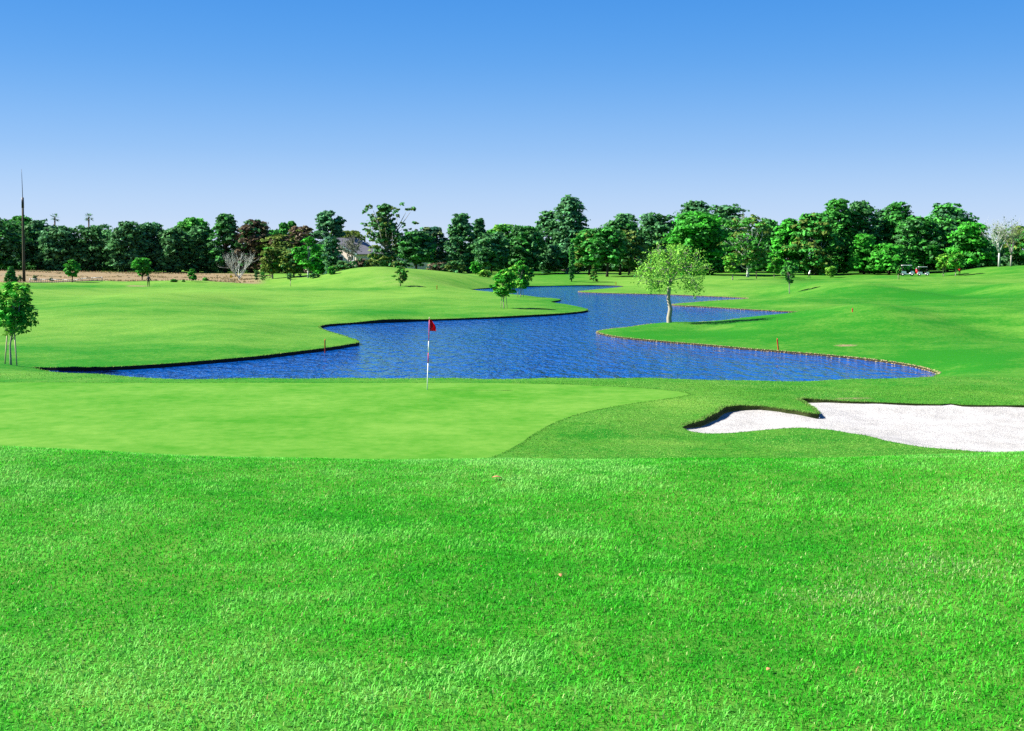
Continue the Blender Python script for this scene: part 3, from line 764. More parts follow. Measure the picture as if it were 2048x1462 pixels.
def tree(name, label, x, y, H, W, kind='round', pal='dark', wood='dark', cb=0.05, seed=1, lobes=None, nleaf=None, leaf=0.44, gaps=0.0, lean=0.0, sub=None, group=None, cat='tree', stakes=0, trunk_r=None, droop=0.0, dens=1.0, hue=None, twigs=0, outer=0):
    rs = np.random.RandomState(seed); rd = random.Random(seed)
    g = ground(x, y, 0.06)
    root = empty(name, g)
    tag(root, label, cat, group)
    Dd = min(W, 0.95 * H)          # depth of the crown
    tr = trunk_r or max(0.035 * W, 0.014 * H)
    wood_c = WOOD[wood]; bag = Bag()
    if kind == 'bare':
        tips = []
        V, F = tube([(0, 0, -.1), (0.02, 0, H * cb * .5), (0.05, 0, H * cb)], [tr * 1.25, tr, tr * .9], 8); bag.add(V, F, wood_c)
        for k in range(sub or 5):
            a = k * 2.4 + rs.uniform(-.4, .4); sp = 0.55 * W / H + .12
            branch(bag, (0.05, 0, H * cb), (math.cos(a) * sp, math.sin(a) * sp, 0.9), (H * (1 - cb)) * 0.42, tr * .62, 3, rs, 0.42, .25, tips, wood_c, 3, .13)
        P = np.vstack(bag.V); zmax = P[:, 2].max(); wmax = np.percentile(np.abs(P[:, 0]), 99.5)
        for v in bag.V:
            v[:, 2] = np.where(v[:, 2] > 0, v[:, 2] * H / zmax, v[:, 2]); v[:, :2] *= (1 + (W / 2 / wmax - 1) * np.clip(v[:, 2:3] / (0.5 * H), 0, 1))
        link('trunk', bag.mesh('trunk'), MAT['tintwood'], root)
        if nleaf:
            P = np.vstack(bag.V); P = P[P[:, 2] > H * .45]; C = P[rs.randint(0, len(P), nleaf)] + rs.normal(size=(nleaf, 3)) * .25
            Nn = rs.normal(size=(nleaf, 3)); Nn /= np.linalg.norm(Nn, axis=1)[:, None]
            V, F, cc = leaf_quads(C, Nn, leaf, rs, np.array(PAL[pal]) * rs.uniform(.6, 1.5, (nleaf, 1)))
            link('crown', np_mesh('crown', V, F, cc), MAT['leaf'], root)
        return root
    # ---- lobes of the crown
    if name == 'young_tree' and not lobes: lobes = 14; leaf *= .82
    nl = lobes or int(22 + 26 * min(2.0, H / max(W, .1)))
    L = []
    z0, z1 = H * cb, H
    for k in range(nl):
        t = (k + rd.random()) / nl
        t = t**0.92
        w = profile(kind, t) * W / 2
        rl = (0.15 if kind in ('tall', 'spire', 'euc') else 0.17) * (.62 if gaps >= .9 else 1) * W * rd.uniform(.6, 1.45) * (0.75 if t > .85 else 1)
        if name == 'young_tree': rl *= 1.1 if t < .7 else .85
        if kind == 'column': rl = 0.42 * W * rd.uniform(.8, 1.1)
        if kind == 'pine': rl = 0.17 * W * rd.uniform(.8, 1.3)
        a = k * 2.39996 + rd.uniform(-.5, .5); rr = max(0, w - rl * .75) * math.sqrt(rd.uniform(.25, 1))
        zc = z0 + (z1 - z0) * t
        zc = min(zc, H - rl * .7)
        if gaps and rd.random() < gaps * 0.4 and t > .2: continue
        L.append((rr * math.cos(a) + lean * zc, rr * math.sin(a) * Dd / W, max(zc, rl * .5), rl))
    L.append((lean * H + rd.uniform(-.06, .06) * W, 0, H - 0.09 * W, 0.12 * W))
    if outer:      # slim body with loose tufts held out on bare limbs
        L = [(l[0] * .58, l[1] * .6, min(l[2], H * .9), l[3] * .8) for l in L]
        for k in range(outer):
            a = k * 2.39996; zc = H * rd.uniform(.45, .97); w = W * .5 * (.55 + .45 * math.sin(math.pi * min(1, (zc / H - .3) * 1.3)))
            L.append((w * math.cos(a) * rd.uniform(.75, 1.0) + .04 * W, w * .8 * math.sin(a), zc, W * rd.uniform(.035, .065)))
    # ---- trunk and limbs
    bx, by = rd.uniform(-.03, .03) * W, 0
    tz = H * (0.8 if kind in ('tall', 'spire', 'column', 'pine') else 0.62)
    path = [(0, 0, -0.15), (bx * .4, 0, tz * .15), (bx, by, tz * .4), (bx * .3 + lean * tz * .7, by, tz * .7), (lean * tz, 0, tz)]
    V, F = tube(path, [tr * 1.35, tr, tr * .85, tr * .6, tr * .25], 8); bag.add(V, F, np.array(wood_c))
    for (lx, ly, lz_, rl) in L[::2 if len(L) > 26 else 1]:
        s = rd.uniform(.35, .8) * min(lz_, tz)
        s = max(s, min(H * cb * .7, tz * .5))
        p0 = np.array([lean * s * .6 + bx * .5, 0, s]); p2 = np.array([lx, ly, lz_]); pm = p0 * .5 + p2 * .5 + np.array([rd.uniform(-.08, .08) * W, rd.uniform(-.08, .08) * W, -.03 * H])
        V, F = tube([p0, pm, p2], [tr * .42, tr * .28, tr * .10], 4); bag.add(V, F, np.array(wood_c) * rd.uniform(.8, 1.2))
    if twigs:
        P = np.array(L)
        for k in range(twigs):
            l = P[rs.randint(len(P))]; d = rs.normal(size=3); d[2] = abs(d[2]); d /= np.linalg.norm(d)
            p0 = l[:3]; p1 = p0 + d * l[3] * 1.3
            V, F = tube([p0, p0 * .5 + p1 * .5 + rs.normal(size=3) * .1 * l[3], p1], [tr * .12, tr * .09, tr * .04], 4); bag.add(V, F, np.array(wood_c) * rd.uniform(.8, 1.2))
    link('trunk', bag.mesh('trunk'), MAT['tintwood'], root, True)
    # ---- leaves
    tot = nleaf or int((7200 if y > 255 else 3400) * dens)
    LV = np.array(L); wgt = LV[:, 3]**2; cnt = np.maximum(6, (tot * wgt / wgt.sum()).astype(int))
    base = np.array(PAL[pal]); Vs, Fs, Cs, off = [], [], [], 0
    for (lx, ly, lz_, rl), c in zip(L, cnt):
        nt = max(4, int(c / 13)); td = rs.normal(size=(nt, 3)); td /= np.linalg.norm(td, axis=1)[:, None]
        td[:, 2] = np.where(rs.rand(nt) < .6, np.abs(td[:, 2]), td[:, 2]); tr_ = rs.uniform(.45, 1.05, nt)
        ti = rs.randint(0, nt, c); e = rs.normal(size=(c, 3)); e /= np.linalg.norm(e, axis=1)[:, None]; e[:, 2] = np.abs(e[:, 2]) * .8 - .1
        sq = np.array([1.0, 1.0, .55 if kind == 'pine' else .85])
        if droop: sq = np.array([1, 1, 1.0 + droop])
        d = td[ti]
        C = np.array([lx, ly, lz_]) + (d * tr_[ti][:, None] * rl + e * rl * (.46 * rs.uniform(.3, 1.1, c))[:, None]) * sq
        if droop: C[:, 2] -= np.abs(d[:, 0]) * rl * droop * .5
        Nn = d * 0.35 + e * .65 + rs.normal(size=(c, 3)) * 0.4 + np.array([0, 0, .25]); Nn /= np.linalg.norm(Nn, axis=1)[:, None]
        lt = rs.uniform(.7, 1.35, nt)[ti][:, None]
        col = base * lt * rs.uniform(.6, 1.45, (c, 1)) * (1 + rs.uniform(-.12, .12, (c, 3)))
        if hue is not None: col = np.where((rs.rand(nt) < .3)[ti][:, None], np.array(PAL[hue]) * rs.uniform(.6, 1.4, (c, 1)), col)
        V, F, cc = leaf_quads(C, Nn, leaf, rs, col, 1.7 if not droop else 2.4, droop * .6)
        V[:, 2] = np.maximum(V[:, 2], 0.02)
        Vs.append(V); Fs.append(F + off); Cs.append(cc); off += len(V)
    CV_ = np.vstack(Vs); hi = np.percentile(CV_[:, 0], 99.2); lo = np.percentile(CV_[:, 0], .8); k = W / (hi - lo)
    CV_[:, 0] = (CV_[:, 0] - (hi + lo) / 2) * k + (hi + lo) / 2 * .5; CV_[:, 1] *= min(k, 1.6)
    CV_[:, 2] *= H / np.percentile(CV_[:, 2], 99.6)
    link('crown', np_mesh('crown', CV_, np.vstack(Fs), np.vstack(Cs)), MAT['leaf'], root)
    if stakes:
        hs = H * (0.42 if stakes != 3 else .5)
        for k, (sx, sy) in enumerate([(-.085 * H, .02 * H), (.085 * H, -.03 * H), (.0, .09 * H)][:stakes]):
            zt = hs; V, F = tube([(sx, sy, -0.12), (sx * .55, sy * .55, zt)], [max(.022, .008 * H)] * 2, 6)
            link('support_stake', np_mesh('support_stake', V, F), MAT['stake'], root)
    return root

def T(name, px, D, top, wpx, label, seed, **kw):
    """tree whose crown reaches picture row `top` at distance D"""
    x = xpx(px, D); g = ground(x, D)
    H = zrow(top, D) - g.z
    return tree(name, label, x, D, H, wpx * D / FPX * (1.16 if wpx > 40 else 1.08), seed=seed, **kw)

# --- the tall row along the far edge, left to right
T('broadleaf_tree', -12, 296, 436, 92, 'dark round tree cut off by the left edge of the picture', 1, kind='round', pal='dark', hue='mid')
T('broadleaf_tree', 40, 318, 433, 50, 'paler green tree peeking up behind the tall wooden pole', 2, kind='round', pal='fresh', cb=.4, leaf=.55)
T('broadleaf_tree', 76, 304, 441, 58, 'dark tree just right of the tall wooden pole', 3, kind='tall', pal='dark', hue='teal')
T('broadleaf_tree', 117, 296, 452, 68, 'dark broad tree below the left palm', 4, kind='round', pal='dark', hue='teal')
T('broadleaf_tree', 186, 298, 451, 84, 'dark dome shaped tree below the right palm', 5, kind='round', pal='dark')
T('broadleaf_tree', 251, 294, 444, 66, 'dark round topped tree, next to the right of the dome below the right palm', 6, kind='round', pal='dark', hue='teal')
T('broadleaf_tree', 299, 299, 446, 66, 'dark dome tree with grey green highlights behind the golfer in black', 7, kind='round', pal='teal', hue='dark')
T('broadleaf_tree', 348, 295, 457, 54, 'lower dark tree between the dome trees and the pale topped one', 8, kind='round', pal='dark')
T('broadleaf_tree', 388, 322, 436, 58, 'light green tree top rising behind the dark left row', 9, kind='round', pal='fresh', cb=.45, leaf=.55)
T('broadleaf_tree', 396, 300, 452, 50, 'dark tree standing in front of the light green tree top', 10, kind='tall', pal='dark')
T('broadleaf_tree', 450, 298, 428, 62, 'tall dark green tree left of the brownish bronze leaved tree', 11, kind='tall', pal='dark', hue='mid', gaps=.3)
T('bronze_tree', 503, 296, 440, 62, 'bronze purple leaved tree with ragged windblown top', 12, kind='spread', pal='brown', hue='dark', gaps=.5, leaf=.5, lean=.06)
T('broadleaf_tree', 541, 318, 460, 50, 'green tree low behind the bronze trees', 13, kind='round', pal='mid')
T('cypress_tree', 567, 330, 446, 17, 'left of two narrow green tops behind the bronze trees', 14, kind='column', pal='mid', lobes=16, leaf=.5, group='pair of narrow tree tops')
T('cypress_tree', 583, 332, 443, 17, 'right of two narrow green tops behind the bronze trees', 15, kind='column', pal='fresh', lobes=16, leaf=.5, group='pair of narrow tree tops')
T('bronze_tree', 556, 294, 470, 66, 'brown leaved bushy tree behind the bare white shrub', 16, kind='round', pal='olive', hue='brown', leaf=.42)
T('bronze_tree', 603, 298, 453, 58, 'tall brown and olive tree behind the bright green white trunked tree', 17, kind='tall', pal='brown', hue='olive', gaps=.3)
T('eucalyptus_tree', 657, 312, 423, 50, 'tall dark open crowned tree standing behind the house gable', 18, kind='euc', pal='teal', hue='dark', gaps=.5, cb=.35, lobes=38)
T('broadleaf_tree', 692, 330, 462, 66, 'olive tree crown above the house roof', 19, kind='round', pal='olive', cb=.4, gaps=.3)
T('eucalyptus_tree', 776, 280, 408, 84, 'large airy eucalyptus with drooping tufts against the sky right of the house', 21, kind='tall', pal='dark', hue='olive', wood='grey', gaps=.5, cb=.04, lobes=40, leaf=.38, outer=34)
T('broadleaf_tree', 833, 276, 463, 58, 'small dark tree right of the large eucalyptus', 22, kind='spread', pal='dark', hue='mid', cb=.25, gaps=.4)
T('broadleaf_tree', 866, 286, 454, 60, 'thin grey green tree in front of the second house', 23, kind='spread', pal='bluegreen', hue='pale', cb=.25, gaps=.6, dens=.7, leaf=.4, twigs=90, wood='grey')
T('broadleaf_tree', 921, 280, 428, 52, 'tall dark tree with rounded top behind the grass mound', 24, kind='tall', pal='dark', hue='teal')
T('broadleaf_tree', 958, 292, 438, 36, 'narrower dark tree right beside the tall round topped one', 25, kind='tall', pal='dark')
T('broadleaf_tree', 1003, 312, 449, 62, 'light green tree glimpsed between dark ones above the mound end', 26, kind='round', pal='fresh', hue='lime', cb=.3)
T('broadleaf_tree', 982, 272, 467, 58, 'dark leaning tree above the pale green bush', 27, kind='round', pal='dark', hue='teal', cb=.2)
T('broadleaf_tree', 1046, 280, 452, 70, 'dark dense tree behind the pair of young staked trees', 28, kind='round', pal='dark', hue='mid')
T('eucalyptus_tree', 1098, 290, 423, 62, 'dark shoulder tree left of the tallest tree', 29, kind='tall', pal='dark', hue='teal', gaps=.3)
T('eucalyptus_tree', 1137, 284, 394, 88, 'tallest tree of the row, a dark pointed eucalyptus behind the thin cypress', 30, kind='spire', pal='teal', hue='dark', gaps=.4, dens=1.5, lobes=84, wood='grey')
T('broadleaf_tree', 1178, 266, 459, 52, 'mid green tree right of the thin cypress', 31, kind='round', pal='mid', hue='olive', cb=.2, gaps=.3)
T('broadleaf_tree', 1214, 250, 455, 62, 'olive green tree on a dark leaning trunk standing out on the grass', 32, kind='round', pal='mid', hue='dark', cb=.3, leaf=.45)
T('broadleaf_tree', 1240, 262, 438, 60, 'dark tree on a slanting trunk in the middle of three', 33, kind='round', pal='dark', hue='mid', cb=.3)
T('broadleaf_tree', 1258, 258, 462, 56, 'low spreading tree on a forked dark trunk left of the lone pale trunked tree', 34, kind='spread', pal='dark', hue='olive', cb=.25, gaps=.3)
T('broadleaf_tree', 1252, 302, 428, 62, 'dark tall tree left of the flat topped dark tree', 35, kind='tall', pal='dark', hue='teal')
T('broadleaf_tree', 1312, 296, 428, 84, 'wide flat topped dark tree left of the bright green one', 36, kind='round', pal='dark', hue='teal', dens=1.3)
T('broadleaf_tree', 1398, 272, 426, 100, 'big bright green sunlit tree with deep dark shade below', 37, kind='round', pal='bright', hue='mid', dens=1.6, leaf=.5)
T('broadleaf_tree', 1392, 302, 403, 66, 'dark tall crown rising behind the bright green tree', 38, kind='round', pal='dark', hue='teal', dens=1.2)
T('broadleaf_tree', 1446, 298, 411, 82, 'dark right shoulder of the group behind the bright green tree', 39, kind='round', pal='dark', hue='teal', dens=1.3)
T('birch_tree', 1495, 246, 432, 82, 'loose pale green tree with a long white trunk', 40, kind='spread', pal='fresh', hue='olive', wood='white', cb=.2, gaps=.6, dens=.9, leaf=.36, twigs=160, trunk_r=.28)
T('broadleaf_tree', 1537, 292, 440, 52, 'dark tree between the white trunked tree and the bright cluster', 41, kind='round', pal='dark', hue='mid')
T('broadleaf_tree', 1578, 276, 438, 60, 'bright green tree with layered clumps left of the tall mixed trees', 42, kind='tall', pal='bright', hue='mid', leaf=.5)
T('broadleaf_tree', 1630, 272, 427, 92, 'green tree with pale trunk and limbs behind the walking golfer', 43, kind='tall', pal='mid', hue='olive', wood='grey', gaps=.4, dens=1.2, trunk_r=.3)
T('broadleaf_tree', 1677, 286, 400, 76, 'tallest green tree of the right group', 44, kind='tall', pal='mid', hue='fresh', dens=1.2)
T('broadleaf_tree', 1722, 288, 404, 78, 'dark tall tree right of the tallest green one', 45, kind='tall', pal='dark', hue='mid')
T('broadleaf_tree', 1768, 294, 420, 60, 'teal green airy tree between two taller crowns', 46, kind='tall', pal='teal', gaps=.5)
T('broadleaf_tree', 1800, 290, 405, 80, 'tall two headed dark green tree above the golf carts', 47, kind='tall', pal='mid', hue='dark', gaps=.4)
T('pine_tree', 1728, 268, 468, 50, 'bright green layered pine with a dark hollow beside it', 48, kind='pine', pal='bright', hue='fresh', cb=.06, leaf=.45)
T('pine_tree', 1778, 264, 488, 66, 'low spreading bright green pine behind the left golf cart', 49, kind='pine', pal='bright', hue='fresh', cb=.08, leaf=.42)
T('broadleaf_tree', 1836, 280, 434, 78, 'dark green tree behind the right golf cart', 50, kind='round', pal='mid', hue='dark')
T('broadleaf_tree', 1893, 286, 408, 96, 'large rounded green tree near the right end of the row', 51, kind='tall', pal='mid', hue='teal', dens=1.4)
T('pine_tree', 1943, 268, 445, 84, 'bright green pine with tiers of branches left of the bare trees', 52, kind='pine', pal='bright', hue='mid', cb=.06, leaf=.45, dens=1.2)
T('bare_tree', 1998, 253, 429, 62, 'leafless white limbed tree on the right knoll', 53, kind='bare', wood='white', cb=.28, nleaf=120, pal='pale', leaf=.2, trunk_r=.2, sub=7)
T('bare_tree', 2022, 249, 431, 54, 'second leafless tree, thinner and greener, at the right edge', 54, kind='bare', wood='grey', cb=.25, nleaf=420, pal='pale', leaf=.2, trunk_r=.18, sub=7)
T('broadleaf_tree', 2058, 268, 452, 66, 'green bushy tree at the right edge behind the bare trees', 55, kind='round', pal='mid', hue='olive')

# far wood that closes the gaps behind the row
def far_wood():
    rs = np.random.RandomState(77); Vs, Fs, Cs, off = [], [], [], 0
    for k in range(300):
        low = k >= 150; D = rs.uniform(304, 316) if low else rs.uniform(326, 352); px = -120 + (k % 150) * 15.4 + rs.uniform(-6, 6)
        if low and (640 < px < 750 or 790 < px < 890): continue
        x = xpx(px, D); g = ground(x, D); hmax = np.interp(px, [-100, 300, 540, 640, 700, 900, 1000, 1200, 1500, 2100], [7.5, 8, 7, 5, 4, 6, 9, 10, 11, 12]) * rs.uniform(.75, 1.1)
        if low: hmax = rs.uniform(2.2, 3.6)  # low dark clumps added to stand in for shade beneath the crowns
        n = 150 if low else 240; d = rs.normal(size=(n, 3)); d /= np.linalg.norm(d, axis=1)[:, None]
        C = np.array([x, D, g.z + hmax * .48]) + d * np.array([2.6, 2.4, hmax * .5]) * rs.uniform(.7, 1.1, (n, 1)); C[:, 2] = np.maximum(C[:, 2], g.z + .05)
        Nn = d + rs.normal(size=(n, 3)) * .5; Nn /= np.linalg.norm(Nn, axis=1)[:, None]
        V, F, c = leaf_quads(C, Nn, .75, rs, np.array(PAL['dark']) * rs.uniform(.5, 1.2) * rs.uniform(.6, 1.4, (n, 1)))
        Vs.append(V); Fs.append(F + off); Cs.append(c); off += len(V)
    tag(link('far_wood', np_mesh('far_wood', np.vstack(Vs), np.vstack(Fs), np.vstack(Cs)), MAT['leaf']), 'dark wood behind the row of tall trees', 'wood', kind='stuff')
far_wood()

# --- palms
def palm(px, D, top, seed, label):
    rs = np.random.RandomState(seed); x = xpx(px, D); g = ground(x, D, .05); H = zrow(top, D) - g.z
    root = empty('palm_tree', g); tag(root, label, 'palm', 'palms above the left trees')
    V, F = tube([(0, 0, -.1), (.05, 0, H * .5), (.1, 0, H - 1.1)], [.3, .24, .2], 8); b = Bag(); b.add(V, F, WOOD['brown']); link('trunk', b.mesh('trunk'), MAT['tintwood'], root, True)
    b = Bag()
    for k in range(26):
        a = k * 2.4; el = rs.uniform(-.7, 1.2); L = rs.uniform(1.25, 1.6)
        d = np.array([math.cos(a) * math.cos(el), math.sin(a) * math.cos(el), math.sin(el)]); s = np.cross(d, [0, 0, 1.0]); s /= np.linalg.norm(s)
        o = np.array([.1, 0, H - 1.2]); p1 = o + d * L * .55; 
        for q in range(-3, 4):      # fan of narrow leaflets
            tip = p1 + (d * math.cos(q * .38) + s * math.sin(q * .38)) * L * .55 + np.array([0, 0, -.12])
            w = np.cross(tip - p1, [0, 0, 1.0]); w = w / np.linalg.norm(w) * .11
            b.add(np.array([p1 - w, p1 + w, tip + w * .2, tip - w * .2]), [[0, 1, 2, 3]], np.array(PAL['dark']) * rs.uniform(.6, 1.3))
        w = s * .02; b.add(np.array([o - w, o + w, p1 + w, p1 - w]), [[0, 1, 2, 3]], PAL['olive'])
    link('crown', b.mesh('crown'), MAT['leaf'], root)
palm(109, 342, 427, 1, 'left of two small palms rising above the dark trees')
palm(177, 340, 426, 2, 'right of two small palms rising above the dark trees')

# --- shrubs and small trees before the left row
def P(name, px, row, top, wpx, label, seed, d0=60.0, **kw):
    """small tree standing where the ground is seen at (px,row)"""
    g = at(px, row, d0); D = g.y
    return tree(name, label, g.x, g.y, zrow(top, D) - g.z, wpx * D / FPX, seed=seed, **kw)
P('bare_shrub', 478, 560, 497, 74, 'bare whitish shrub fanning out many branches from the ground', 101, kind='bare', wood='white', cb=.05, sub=8, trunk_r=.12)
P('olive_shrub', 545, 557, 494, 46, 'olive green shrub with thin stems right of the bare white shrub', 102, kind='spread', pal='olive', hue='fresh', wood='grey', cb=.22, leaf=.3, gaps=.4)
P('olive_shrub', 588, 555, 497, 46, 'darker olive shrub left of the bright white trunked tree', 103, kind='spread', pal='olive', hue='dark', cb=.15, leaf=.32, gaps=.3)
P('young_tree', 616, 556, 474, 52, 'bright green tree with a white trunk left of the house', 104, kind='tall', pal='bright', hue='fresh', wood='white', cb=.22, leaf=.34, trunk_r=.13, gaps=.3)
T('broadleaf_tree', 641, 262, 489, 34, 'bright green bushy tree touching the dark glossy bush', 105, kind='round', pal='bright', hue='mid', cb=.1, leaf=.35)
T('glossy_bush', 663, 254, 474, 30, 'dark glossy upright bush in front of the house corner', 106, kind='column', pal='dark', hue='bluegreen', cb=.02, lobes=26, leaf=.34, cat='bush')
P('agave_bush', 664, 549, 531, 18, 'small spiky green bush at the foot of the dark glossy bush', 107, kind='round', pal='fresh', cb=.0, leaf=.3, lobes=12, nleaf=300, cat='bush')
T('bare_tree', 699, 262, 466, 46, 'thin grey leafless tree in front of the house wall', 108, kind='bare', wood='grey', cb=.3, nleaf=900, pal='ash', leaf=.22, sub=6, trunk_r=.2)
for k, (px, D, top, w, pal, lab) in enumerate([(690, 250, 521, 44, 'dark', 'dark low hedge bush below the house windows'), (722, 250, 516, 30, 'brown', 'brown dry bush below the right end of the house'), (742, 250, 519, 28, 'olive', 'dry olive bush left of the large eucalyptus foot'),
                                               (800, 252, 521, 40, 'dark', 'dark low bush right of the large eucalyptus foot'), (878, 252, 524, 44, 'brown', 'dry brown brush below the second house'), (910, 250, 520, 34, 'dark', 'dark brush at the foot of the tall round topped tree')]):
    T('low_bush', px, D, top, w, lab, 120 + k, kind='round', pal=pal, hue='dark' if pal != 'dark' else 'olive', cb=.0, leaf=.38, lobes=16, nleaf=700, cat='bush')
P('young_tree', 144, 565, 519, 30, 'young round tree by the steel fence in the dry field', 110, kind='round', pal='fresh', hue='bright', cb=.3, leaf=.25, trunk_r=.09)
P('young_tree', 284, 561, 515, 36, 'young bright tree just left of the golfer in black', 111, kind='round', pal='bright', hue='fresh', cb=.25, leaf=.26, trunk_r=.09)
P('young_tree', 384, 563, 537, 16, 'thin little tree in the dry field right of the golfer in black', 112, kind='tall', pal='fresh', cb=.2, leaf=.2, trunk_r=.05)
P('conical_bush', 21, 564, 533, 23, 'dark cone shaped evergreen bush left of the pole', 113, kind='spire', pal='mid', hue='dark', cb=.0, leaf=.22, lobes=36, cat='bush')
for k, (px, row, top, w, pal, lab) in enumerate([(40, 562, 550, 10, 'pale', 'small grey green seedling left of the pole foot'), (70, 561, 550, 10, 'pale', 'small grey green seedling just right of the pole foot'), (103, 562, 554, 9, 'pale', 'small seedling by the fence midway to the young tree'),
                                                 (348, 564, 557, 13, 'fresh', 'low round green shrub in the dry field, left of the tiny one'), (367, 564, 559, 7, 'mid', 'tiny dark shrub in the dry field'), (411, 562, 554, 12, 'fresh', 'round green shrub in the dry field right of the thin little tree'),
                                                 (513, 560, 540, 11, 'dark', 'dark narrow little bush right of the bare white shrub'), (526, 561, 543, 16, 'mid', 'low green bush at the foot of the olive shrub'), (580, 560, 546, 14, 'dark', 'low dark bush under the darker olive shrub'), (627, 557, 545, 24, 'dark', 'low dark bush at the foot of the white trunked tree')]):
    P('small_shrub', px, row, top, w, lab, 140 + k, kind='round', pal=pal, cb=.0, leaf=.2, lobes=10, nleaf=260, cat='shrub')
# --- trees on the course
P('young_tree', 801, 573, 532, 28, 'young staked tree alone on the front of the grass mound', 150, kind='spread', pal='fresh', hue='olive', cb=.25, leaf=.2, trunk_r=.06, stakes=2, dens=.35, gaps=.3)
P('young_tree', 1008, 617, 538, 46, 'nearest of three young trees left of the lake, propped by two stakes', 151, kind='round', pal='bright', hue='lime', cb=.36, leaf=.17, trunk_r=.045, stakes=2, wood='pale')
P('young_tree', 1041, 594, 521, 46, 'tallest of three young trees left of the lake, round bright crown', 152, kind='round', pal='bright', hue='lime', cb=.26, leaf=.2, trunk_r=.06, stakes=2, wood='pale')
P('young_tree', 1025, 588, 548, 22, 'hidden middle one of three young trees left of the lake', 153, kind='round', pal='mid', hue='bright', cb=.4, leaf=.2, trunk_r=.05, stakes=1, wood='pale', dens=.5)
P('young_tree', 951, 549, 523, 20, 'small bright tree where the grass mound runs out', 154, kind='round', pal='bright', cb=.25, leaf=.24, trunk_r=.06)
P('pale_bush', 970, 554, 539, 28, 'pale yellow green bush beside the small bright tree', 155, kind='round', pal='lime', cb=.0, leaf=.26, lobes=14, nleaf=600, cat='bush')
def cypress():
    g = at(1143, 563, 100); D = g.y; H = zrow(489, D) - g.z
    return tree('cypress_tree', 'thin dark pencil shaped cypress bent at the tip by the far shore', g.x, g.y, H, 1.05, kind='column', pal='mid', hue='dark', cb=.06, seed=160, lobes=60, leaf=.22, nleaf=3500, lean=.012)
cypress()
P('young_tree', 1187, 563, 529, 16, 'small ragged green tree right of the thin cypress', 161, kind='spire', pal='fresh', hue='olive', cb=.05, leaf=.25, lobes=16, nleaf=500)
P('young_tree', 1465, 560, 506, 34, 'young yellow green tree on a pale trunk left of the white trunked tree', 162, kind='round', pal='lime', hue='bright', wood='pale', cb=.34, leaf=.24, trunk_r=.1)
P('young_tree', 1548, 556, 508, 26, 'small bright green tree in front of the bright cluster', 163, kind='tall', pal='bright', hue='lime', wood='pale', cb=.2, leaf=.26, trunk_r=.06)
P('young_tree', 1579, 588, 522, 30, 'young thin trunked tree alone on the right slope above the lake', 164, kind='spread', pal='fresh', hue='dark', wood='grey', cb=.38, leaf=.19, trunk_r=.055, dens=.7)
P('young_tree', 1661, 556, 532, 22, 'short pale staked tree right of the walking golfer', 165, kind='round', pal='lime', cb=.3, leaf=.22, trunk_r=.05, stakes=2, dens=.4, lean=.15)
P('young_tree', 1798, 559, 531, 10, 'slim staked sapling just left of the golf carts', 166, kind='tall', pal='fresh', cb=.45, leaf=.2, trunk_r=.05, stakes=1, dens=.2)
P('young_tree', 1888, 553, 507, 28, 'left of two young trees right of the golf carts, with white stakes', 167, kind='round', pal='lime', hue='bright', cb=.35, leaf=.25, trunk_r=.06, stakes=3, wood='pale')
P('young_tree', 1911, 553, 502, 30, 'right of two young trees beside the golfer in red', 168, kind='round', pal='bright', hue='lime', cb=.35, leaf=.26, trunk_r=.08, wood='pale')

# --- left foreground staked tree and the lone light tree by the water
P('young_tree', 22, 730, 562, 80, 'nearest tree, dense leafy young tree held by two stakes at the left edge', 170, d0=40, kind='round', pal='bright', hue='lime', wood='grey', lean=.05, cb=.47, leaf=.078, trunk_r=.045, stakes=2, nleaf=3600, droop=.5, lobes=20)

